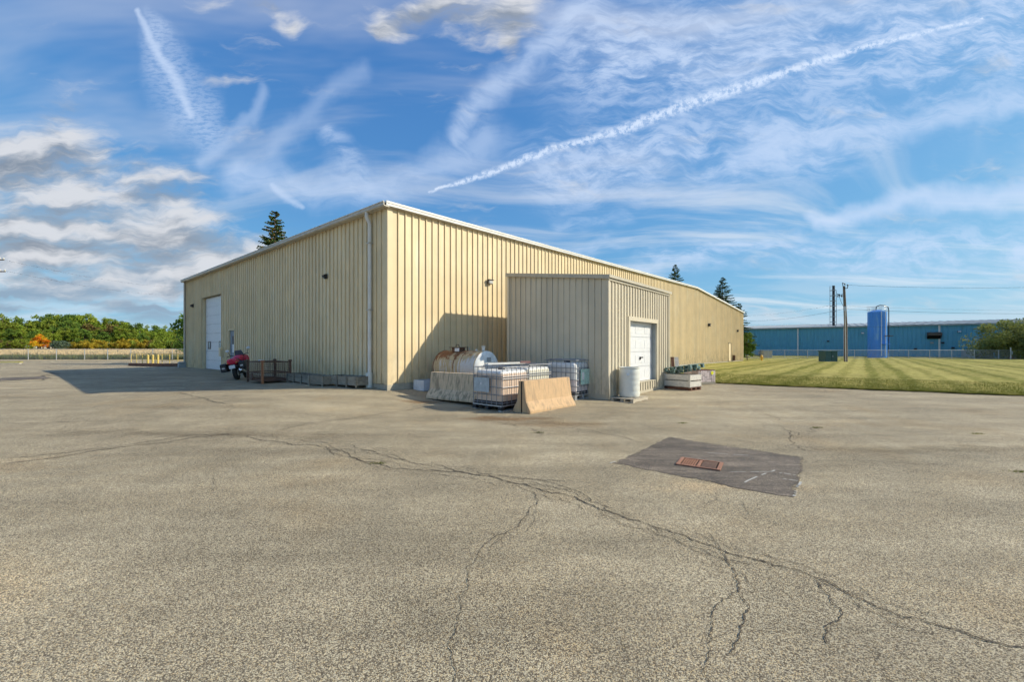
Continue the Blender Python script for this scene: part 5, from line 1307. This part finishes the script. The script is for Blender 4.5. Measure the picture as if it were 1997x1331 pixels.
def spruce(loc, h, rad, label, seed, cones=False, dens=1.0):
    rng = np.random.default_rng(seed); rg = random.Random(seed)
    e = empty('spruce_tree', loc, 0, label, 'spruce')
    MB().tube([(0, 0, -.3), (0, 0, h * .5), (0, 0, h * .985)], [.26, .15, .02], 8).build('trunk', M['bark'], e)
    P = []; D = []; S = []; CN = []; br = MB()
    z = h * .99; 
    while z > 1.2:
        t = (h - z) / h; Rz = rad * (t ** .78) * 1.02 + .08
        nb = int((4 + 6 * min(1, t * 2.5)) * dens)
        for k in range(nb):
            a = rg.uniform(0, 2 * math.pi); L = Rz * rg.uniform(.62, 1.18)
            rise = .30 - .5 * min(1, t * 2.2)
            pts = []
            m_ = max(4, int(L / .17))
            for j in range(m_ + 1):
                f = j / m_; zz = z + L * (rise * f - .22 * f * f + .20 * f ** 4) 
                pts.append((math.cos(a) * L * f, math.sin(a) * L * f, zz))
            br.tube([pts[0], pts[m_ // 2], pts[-1]], [.03, .02, .006], 4, False)
            for j in range(1, m_ + 1):
                f = j / m_; q = pts[j]
                for s_ in range(8):
                    sl = (.14 + .30 * (1 - f) * min(1, L / 1.5)) * rg.uniform(.6, 1.3)
                    aa = a + rg.uniform(-1.2, 1.2)
                    P.append(q); D.append((math.cos(aa) * sl, math.sin(aa) * sl, -sl * rg.uniform(.05, .75))); S.append(.05 + .03 * rg.random())
            if cones and rg.random() < .6 and t < .45: CN.append((pts[-1][0] * .9, pts[-1][1] * .9, pts[-1][2] - .08))
        z -= .24 + .22 * t * 2
    P = np.array(P); D = np.array(D); S = np.array(S)[:, None]
    W = np.cross(D, rng.normal(size=D.shape)); W /= np.linalg.norm(W, axis=1)[:, None] + 1e-9; W *= S
    V = np.stack([P - W, P + W, P + D + W * .35, P + D - W * .35], 1).reshape(-1, 3)
    npmesh('needles', V, np.arange(len(V)).reshape(-1, 4), M['needle'], e)
    br.build('branches', M['bark'], e)
    if CN:
        mb = MB()
        for c_ in CN: mb.ball(c_, (.05, .05, .12), 5, 4)
        mb.build('cones', M['cone_brown'], e, kind='stuff')
    return e
def spr(u, v, Y, rad, label, seed, **k):
    x = (u - CU) / F * Y; h = CH + (HZ - v) * Y / F; return spruce((x, Y, -.3), h + .3, rad, label, seed, **k)
spr(536, 411, 42, 3.9, 'tall spruce with brown cones rising behind the warehouse\'s left roof edge', 5, cones=True, dens=1.3)
spr(1317, 516, 76, 4.2, 'dark spruce top showing above the far gable peak', 6)
spr(1409, 541, 74, 4.6, 'dark spruce standing behind the falling end of the gable roof', 7)
spr(1442, 592, 78, 3.6, 'lowest spruce just showing past the warehouse\'s far right corner', 9)
# cedar shrub at the far corner
ce = at(1457.5, 57.0); cm = crown_mesh('cedar_crown', 97, .95, 4.1, .1, 60, 110, .08, M['cedar'])
plant('cedar_shrub', ce, 0, cm, trunk_mesh('cedar_trunk', 14, 3.4, .06), 'upright bright green cedar beside the warehouse\'s far corner', 'shrub', None, .98)
# tree at the right edge
wt = at(1988, 65); wm = crown_mesh('olive_crown', 103, 5.6, 6.0, .3, 70, 300, .16, M['leaf_grey'])
M['leaf_olive'] = leaf('leaf_olive', (0.26, 0.28, 0.08), (0.13, 0.20, 0.10), sc_=.4)
wm.materials[0] = M['leaf_olive']
plant('olive_tree', wt, 0, wm, trunk_mesh('olive_trunk', 15, 5, .2), 'spreading grey-green tree at the right edge before the blue building', 'tree', None, .92)

# ------------------------------------------------------------------ blue factory and what stands by it
hB = 4.15
YL = F * hB / (HZ - 642.6); YR = F * hB / (HZ - 631.0)
bl = Vector(((1450 - CU) / F * YL, YL, 0)); br_ = Vector(((1960 - CU) / F * YR, YR, 0))
dv_ = (br_ - bl).normalized(); bl2 = bl - dv_ * 30; LBL = (br_ - bl).length + 30 + 40; ROTB = math.atan2(dv_.y, dv_.x)
fb = empty('factory', (bl2.x, bl2.y, 0), ROTB, 'long low blue-clad factory with a pale metal roof across the lawn', 'factory')
ev = CH + hB; gb0 = -.5
def bcol(u):                    # local x on the factory front seen at column u
    r = (u - CU) / F; return (r * bl2.y - bl2.x) / (dv_.x - r * dv_.y)
def bz(u, v): s = bcol(u); return CH + (HZ - v) * (bl2 + dv_ * s).y / F
mb = MB(); pitch = .6; vs = []; k = 0; prof = []
x = 0
while x < LBL: prof += [(x, 0), (x + .42, 0), (x + .46, -.05), (x + .54, -.05), (x + .58, 0)]; x += pitch
m_ = len(prof)
mb.add([(a, b, gb0) for a, b in prof] + [(a, b, ev) for a, b in prof], [(k, k + 1, m_ + k + 1, m_ + k) for k in range(m_ - 1)])
mb.build('cladding', M['blue_wall'], fb)
MB().box(0, .1, .05, 40, gb0, ev).box(LBL - .1, LBL, .05, 40, gb0, ev).box(0, LBL, 40, 40.1, gb0, ev).build('side_wall', M['blue_wall'], fb)
MB().add([(-.2, -.35, ev + .05), (LBL + .2, -.35, ev + .05), (LBL + .2, 20, ev + 1.55), (-.2, 20, ev + 1.55), (LBL + .2, 40.3, ev + .05), (-.2, 40.3, ev + .05)], [(0, 1, 2, 3), (3, 2, 4, 5)]).build('roof', M['blue_roof'], fb)
mb = MB(); x = 0
while x < LBL:
    mb.add([(x, -.35, ev + .06), (x + .07, -.35, ev + .06), (x + .07, -.35, ev + .14), (x, -.35, ev + .14), (x, 20, ev + 1.56), (x + .07, 20, ev + 1.56), (x + .07, 20, ev + 1.64), (x, 20, ev + 1.64)], [(0, 1, 2, 3), (3, 2, 6, 7), (0, 3, 7, 4), (1, 5, 6, 2)]); x += 1.2
mb.build('roof_seams', M['blue_roof'], fb, kind='stuff')
MB().box(-.2, LBL + .2, -.45, -.36, ev - .12, ev + .14).build('gutter', M['blue_roof'], fb)
for u in (1556, 1646, 1831.5, 1728):
    s = bcol(u); MB().box(s - .12, s + .12, -.22, -.06, gb0, ev - .12).build('downspout', M['white_trim'] if u != 1728 else M['blue_wall'], fb)
def flood(u, v): s = bcol(u); z = bz(u, v); o = MB().box(s - .22, s + .22, -.5, -.06, z - .12, z + .14).build('flood_light', M['dark'], fb, bevel=.03); MB().box(s - .2, s + .2, -.56, -.51, z - .14, z + .1).build('lamp_glass', M['plate'], o)
flood(1682, 650); flood(1870, 647); flood(1883, 662)
s = bcol(1822); z = bz(1822, 656)
o = MB().add([(s - 1.0, -.06, z + .75), (s + .85, -.06, z + .75), (s + .85, -1.1, z + .55), (s - 1.0, -1.1, z + .55), (s - 1.0, -.06, z - .55), (s + .85, -.06, z - .55), (s + .85, -1.1, z + .1), (s - 1.0, -1.1, z + .1)], [(0, 1, 2, 3), (0, 3, 7, 4), (1, 5, 6, 2), (3, 2, 6, 7)]).build('vent_hood', M['bronze'], fb)
MB().box(s - .95, s + .8, -.3, -.07, z - .5, z + .5).build('vent_louvre', M['black'], o)
s = bcol(1928); z = bz(1928, 667.5); MB().box(s - .4, s + .4, -.10, -.06, z - .3, z + .3).build('wall_sign', M['plate'], fb)
for u, v in ((1615, 666), (1785, 681), (1817, 669), (1838, 669), (1858, 679)):
    s = bcol(u); z = bz(u, v); MB().box(s - .2, s + .2, -.35, -.06, z - .14, z + .14).build('wall_fitting', M['dark'] if u != 1817 else M['grey_box'], fb)
s = bcol(1884.5); MB().box(s - .65, s + .65, -.14, -.06, gb0, bz(1884, 682.5)).build('steel_door', M['grey_box'], fb)
# silo
sp_ = at(1710.5, 72.5); Rs = 1.30
si = empty('silo', (sp_.x, sp_.y, -.3), 0, 'tall bright blue cylindrical silo against the blue factory', 'silo')
ztop = CH + (HZ - 609) * 72.5 / F + .3; zshell = ztop
o = MB().lathe([(Rs, 0), (Rs, ztop), (Rs * .3, ztop + .35)], 32).build('shell', M['silo'], si, smooth=True)
for x in (-.45, .25): MB().tube([(x, -Rs * .98 - .10, .5), (x, -Rs * .98 - .10, ztop)], .06, 8).build('fill_pipe', M['bluegrey'], si)
mb = MB()
for x in (.62, .95): mb.tube([(x, -Rs - .02, .3), (x, -Rs - .02, ztop - 4.2)], .03, 5)
z = .4
while z < ztop - 4.3: mb.beam((.62, -Rs - .02, z), (.95, -Rs - .02, z), .03, .03); z += .35
mb.build('ladder', M['silo'], si)
MB().box(.1, 1.2, -Rs - .5, -Rs - .0, ztop - 4.2, ztop - 4.1).build('platform', M['rust'], si)
MB().box(-.3, .8, -Rs - .5, -Rs - .0, ztop - 5.6, ztop - 5.5).build('platform', M['silo'], si)
mb = MB()
for k in range(10):
    a = 2 * math.pi * k / 10; mb.tube([(Rs * math.cos(a), Rs * math.sin(a), ztop), (Rs * math.cos(a), Rs * math.sin(a), ztop + .85)], .025, 5)
for z in (.45, .85): mb.tube([(Rs * math.cos(2 * math.pi * k / 20), Rs * math.sin(2 * math.pi * k / 20), ztop + z) for k in range(21)], .025, 5, False)
mb.build('guard_rail', M['galv'], si)
MB().tube([(-.2, 0, ztop + .3), (-.2, -.1, ztop + .95), (.3, -.2, ztop + 1.15), (1.1, -.3, ztop + 1.1), (1.6, -.35, ztop + .8), (1.7, -.35, ztop + .2), (1.7, -.35, 1.0)], .07, 8).build('blower_pipe', M['dark'], si, smooth=True)
# lattice stack behind
st_ = Vector(((1625 - CU) / F * 92, 92, 0)); zt = CH + (HZ - 557.5) * 92 / F; zbs = 5.5
sk2 = empty('flue_stack', (st_.x, st_.y, zbs), 0, 'slim dark flue stack with lattice frame above the factory roof', 'flue stack')
MB().tube([(0.05, 0, 0), (0.05, 0, zt - zbs)], .26, 12).build('flue', M['dark'], sk2, smooth=True)
mb = MB()
for x, y in ((-.42, -.3), (.45, -.3), (-.42, .4), (.45, .4)): mb.beam((x, y, 0), (x, y, zt - zbs - (0 if x < 0 else 1.2)), .07, .07, up=(1, 0, 0))
z = .6
while z < zt - zbs - 1.0:
    for a, b in (((-.42, -.3), (.45, -.3)), ((.45, -.3), (.45, .4)), ((-.42, .4), (.45, .4)), ((-.42, -.3), (-.42, .4))): mb.beam((a[0], a[1], z), (b[0], b[1], z), .10, .12)
    z += 1.15
mb.build('lattice_frame', M['grey_box'], sk2)
# utility pole
pp = G(1649.5, 706.5); ph = (706.5 - 556) * pp.y / F
po = empty('utility_pole', pp, 0, 'weathered wooden utility pole standing on the mown lawn', 'utility pole')
MB().tube([(0, 0, -.3), (-.02, 0, ph * .5), (-.22, 0, ph * .985)], [.19, .165, .12], 12).build('pole', M['pole'], po, smooth=True)
MB().tube([(-.18, -.1, ph * .93), (-.45, -.1, ph * .99), (-.42, -.1, ph * 1.02)], .035, 6).build('bracket', M['dark'], po)
MB().tube([(-.25, -.1, ph * .955), (.12, -.1, ph * .955), (.16, -.1, ph * .99)], .04, 6).build('bracket', M['dark'], po)
for x, z in ((-.42, 1.01), (.16, .985), (-.20, 1.0)): MB().lathe([(.05, 0), (.08, .04), (.05, .08), (.08, .12), (.04, .18)], 8, (x, -.1, ph * z)).build('insulator', M['dark'], po)
MB().tube([(-.18, -.1, ph * .84), (-.7, -.1, ph * .86), (-1.1, -.1, ph * .88)], .04, 6).build('cutout_arm', M['dark'], po)
for x in (-.62, -.9, -1.08): MB().tube([(x, -.15, ph * .84), (x + .06, -.15, ph * .88)], .05, 6).build('fuse_cutout', M['dark'], po)
MB().tube([(-.85, -.12, ph * .84), (-.6, -.14, ph * .76), (-.28, -.14, ph * .70)], .018, 5).build('jumper_cable', M['wire'], po)
MB().box(-.34, -.16, -.22, -.14, ph * .66, ph * .72).build('pole_box', M['galv'], po)
MB().tube([(-.14, -.16, .0), (-.22, -.18, ph * .66)], .045, 6).build('riser_pipe', M['white_trim'], po)
# transformer
tp = G(1609.5, 706.3); tq = G(1636, 706.3); w_ = (tq - tp).length
tf = empty('transformer_box', tp, 0, 'dark green pad-mounted transformer box on the lawn beside the pole', 'transformer')
MB().box(.05, w_ - .05, 0, 1.2, .05, 1.24).build('cabinet', M['tgreen'], tf, bevel=.03)
MB().box(0, w_, -.06, 1.25, 1.24, 1.33).build('lid', M['tgreen'], tf, bevel=.02); MB().box(-.1, w_ + .1, -.15, 1.35, -.1, .05).build('pad', M['concrete'], tf)
MB().box(w_ * .5 - .012, w_ * .5 + .012, -.012, -.001, .1, 1.2).build('door_seam', M['black'], tf)
MB().box(w_ * .56, w_ * .60, -.05, -.002, .6, .75).build('handle', M['galv'], tf)
# hydrant
hp = G(1485.5, 704.2)
hy = empty('fire_hydrant', hp, 0, 'small yellow fire hydrant on the lawn near the warehouse end', 'hydrant')
MB().lathe([(.17, 0), (.17, .05), (.12, .06), (.12, .5), (.16, .52), (.16, .58), (.13, .62), (.11, .70), (.05, .76), (.03, .82)], 14).build('barrel', M['hydrant'], hy, smooth=True)
for s_ in (-1, 1): MB().tube([(s_ * .10, 0, .42), (s_ * .22, 0, .42)], .06, 8).build('nozzle', M['hydrant'], hy)
MB().tube([(0, -.1, .36), (0, -.22, .36)], .075, 10).build('pumper_nozzle', M['hydrant'], hy)
# cabinets behind the fence
def cabinet(u0, u1, v0, v1, Y, mat, label, dep=1.0):
    a = at(u0, Y); b = at(u1, Y); zt_ = CH - (v0 - HZ) * Y / F - a.z; w = b.x - a.x
    e = empty('utility_cabinet', a, 0, label, 'utility cabinet'); MB().box(0, w, 0, dep, 0, zt_ - .08).build('cabinet', M[mat], e, bevel=.03)
    MB().box(-.05, w + .05, -.05, dep + .05, zt_ - .08, zt_).build('lid', M[mat], e); MB().box(w * .5 - .02, w * .5 + .02, -.015, -.001, .1, zt_ - .15).build('door_seam', M['dark'], e)
cabinet(1489, 1506, 685, 699, 72, 'sage_trim', 'beige-grey utility cabinet behind the fence near the hydrant')
cabinet(1900, 1938, 687, 700, 69, 'grey_box', 'wide grey equipment box behind the fence by the olive tree', .8)
MB_ = at(1482, 73); o = empty('gas_riser', MB_, 0, 'small dark pipe riser beside the beige cabinet', 'pipe riser')
MB().tube([(0, 0, 0), (0, 0, 1.2), (.5, 0, 1.2), (.5, 0, .2)], .07, 6).build('pipe', M['dark'], o); MB().box(-.3, 0, -.1, .1, .6, 1.0).build('meter', M['grey_box'], o)
# right fence
chain_fence([1465.5, 1498, 1530.5, 1575, 1620, 1666.5, 1732, 1772, 1813, 1856, 1900, 1947.5, 1990, 2035], 68.0, 62.5, 1452, 2060, 1.35, 'chain-link fence between the lawn and the blue factory')
tp_ = at(1971, 62.5); o = empty('gate_post', tp_, 0, 'taller gate post with a grey box on the right fence', 'gate post')
MB().tube([(0, 0, 0), (0, 0, 1.75)], .07, 8).build('post', M['galv'], o); MB().box(-.15, .12, -.16, -.07, .75, 1.2).build('box', M['grey_box'], o)
# orange machine and blue container at the right edge
wp = at(1984, 66); bi = empty('blue_skip', at(1986, 66), 0, 'blue metal skip at the far right beyond the fence', 'skip')
MB().add([(0, 0, .15), (4, 0, .15), (4.3, 0, 1.55), (-.25, 0, 1.55), (0, 2, .15), (4, 2, .15), (4.3, 2, 1.55), (-.25, 2, 1.55)], [(0, 1, 2, 3), (7, 6, 5, 4), (0, 3, 7, 4), (1, 5, 6, 2), (0, 4, 5, 1)]).build('hopper', M['silo'], bi)
MB().box(-.33, 4.38, -.06, 2.06, 1.55, 1.68).build('rim', M['silo'], bi)
for x in (.2, 1.4, 2.6, 3.7): MB().box(x, x + .1, -.08, -.01, .15, 1.5).build('rib', M['silo'], bi)
mo = empty('orange_loader', at(1974, 64.5), 0, 'small orange loader arm standing by the blue skip', 'loader')
MB().beam((0, 0, .15), (.35, 0, 1.05), .16, .22).build('lower_arm', M['hydrant'], mo); MB().beam((.35, 0, 1.1), (1.3, .1, .95), .14, .18).build('upper_arm', M['hydrant'], mo)
MB().box(-.25, .25, -.2, .3, 0, .3).build('base', M['rust_orange'], mo, bevel=.03)

# ------------------------------------------------------------------ overhead wires
def wire(a, b, sag, r, label, name='power_line'):
    pts = []
    for k in range(25):
        t = k / 24; p = Vector(a).lerp(Vector(b), t); p.z -= sag * 4 * t * (1 - t); pts.append(p)
    o = MB().tube(pts, r, 4, False).build(name, M['wire']); tag(o, label, 'power line', 'overhead wires'); return o
def P3(u, v, Y): return ((u - CU) / F * Y, Y, CH + (HZ - v) * Y / F)
wire(P3(1646, 556, pp.y), P3(2080, 559, 46), .25, .015, 'uppermost wire running right from the pole top')
wire(P3(1647, 603, pp.y), P3(2080, 612, 46), .2, .015, 'cable leaving the pole to the right at mid height')
wire(P3(1647, 597, 62), P3(2080, 606, 58), .2, .009, 'thin wire just above the mid-height cable on the right')
wire(P3(1440, 626, 75), P3(1646, 603, pp.y), .5, .015, 'cable running left from the pole towards the warehouse end')
wire(P3(1440, 617, 80), P3(1640, 592, 60), .4, .009, 'thin wire above the cable left of the pole')
wire(P3(1560, 632, 60), P3(2080, 640, 50), .3, .009, 'faint lowest wire crossing in front of the blue factory')
wire(P3(1450, 634, 90), P3(2080, 624, 80), .3, .009, 'faint wire skimming the blue factory roof line')
# pole beyond the left frame edge with its arms reaching in
lp = Vector(P3(-34, HZ, 48)); lp.z = 0
lpo = empty('power_pole', lp, 0, 'power pole just outside the left frame with pale insulators', 'utility pole')
hL = CH + (HZ - 480) * 48 / F
MB().tube([(0, 0, -.3), (0, 0, hL)], [.2, .13], 10).build('pole', M['pole'], lpo)
for v_, x1 in ((507, 2.45), (530, 2.6)):
    z = CH + (HZ - v_) * 48 / F
    MB().beam((-1.6, 0, z), (x1, 0, z), .09, .11).build('crossarm', M['pole'], lpo)
    for x in (1.5, 2.0, x1 - .05): MB().lathe([(.05, 0), (.09, .05), (.05, .09), (.09, .14), (.03, .2)], 8, (x, 0, z + .05)).build('insulator', M['whiteplastic'], lpo)
wire(P3(8, 507, 48), P3(420, 560, 95), 1.2, .009, 'upper faint wire crossing the clouds on the left'); wire(P3(8, 528, 48), P3(420, 575, 95), 1.2, .009, 'lower faint wire crossing the clouds on the left')
print('objects', len(bpy.data.objects), 'tris approx', sum(len(m.loops) - 2 * len(m.polygons) for m in bpy.data.meshes))
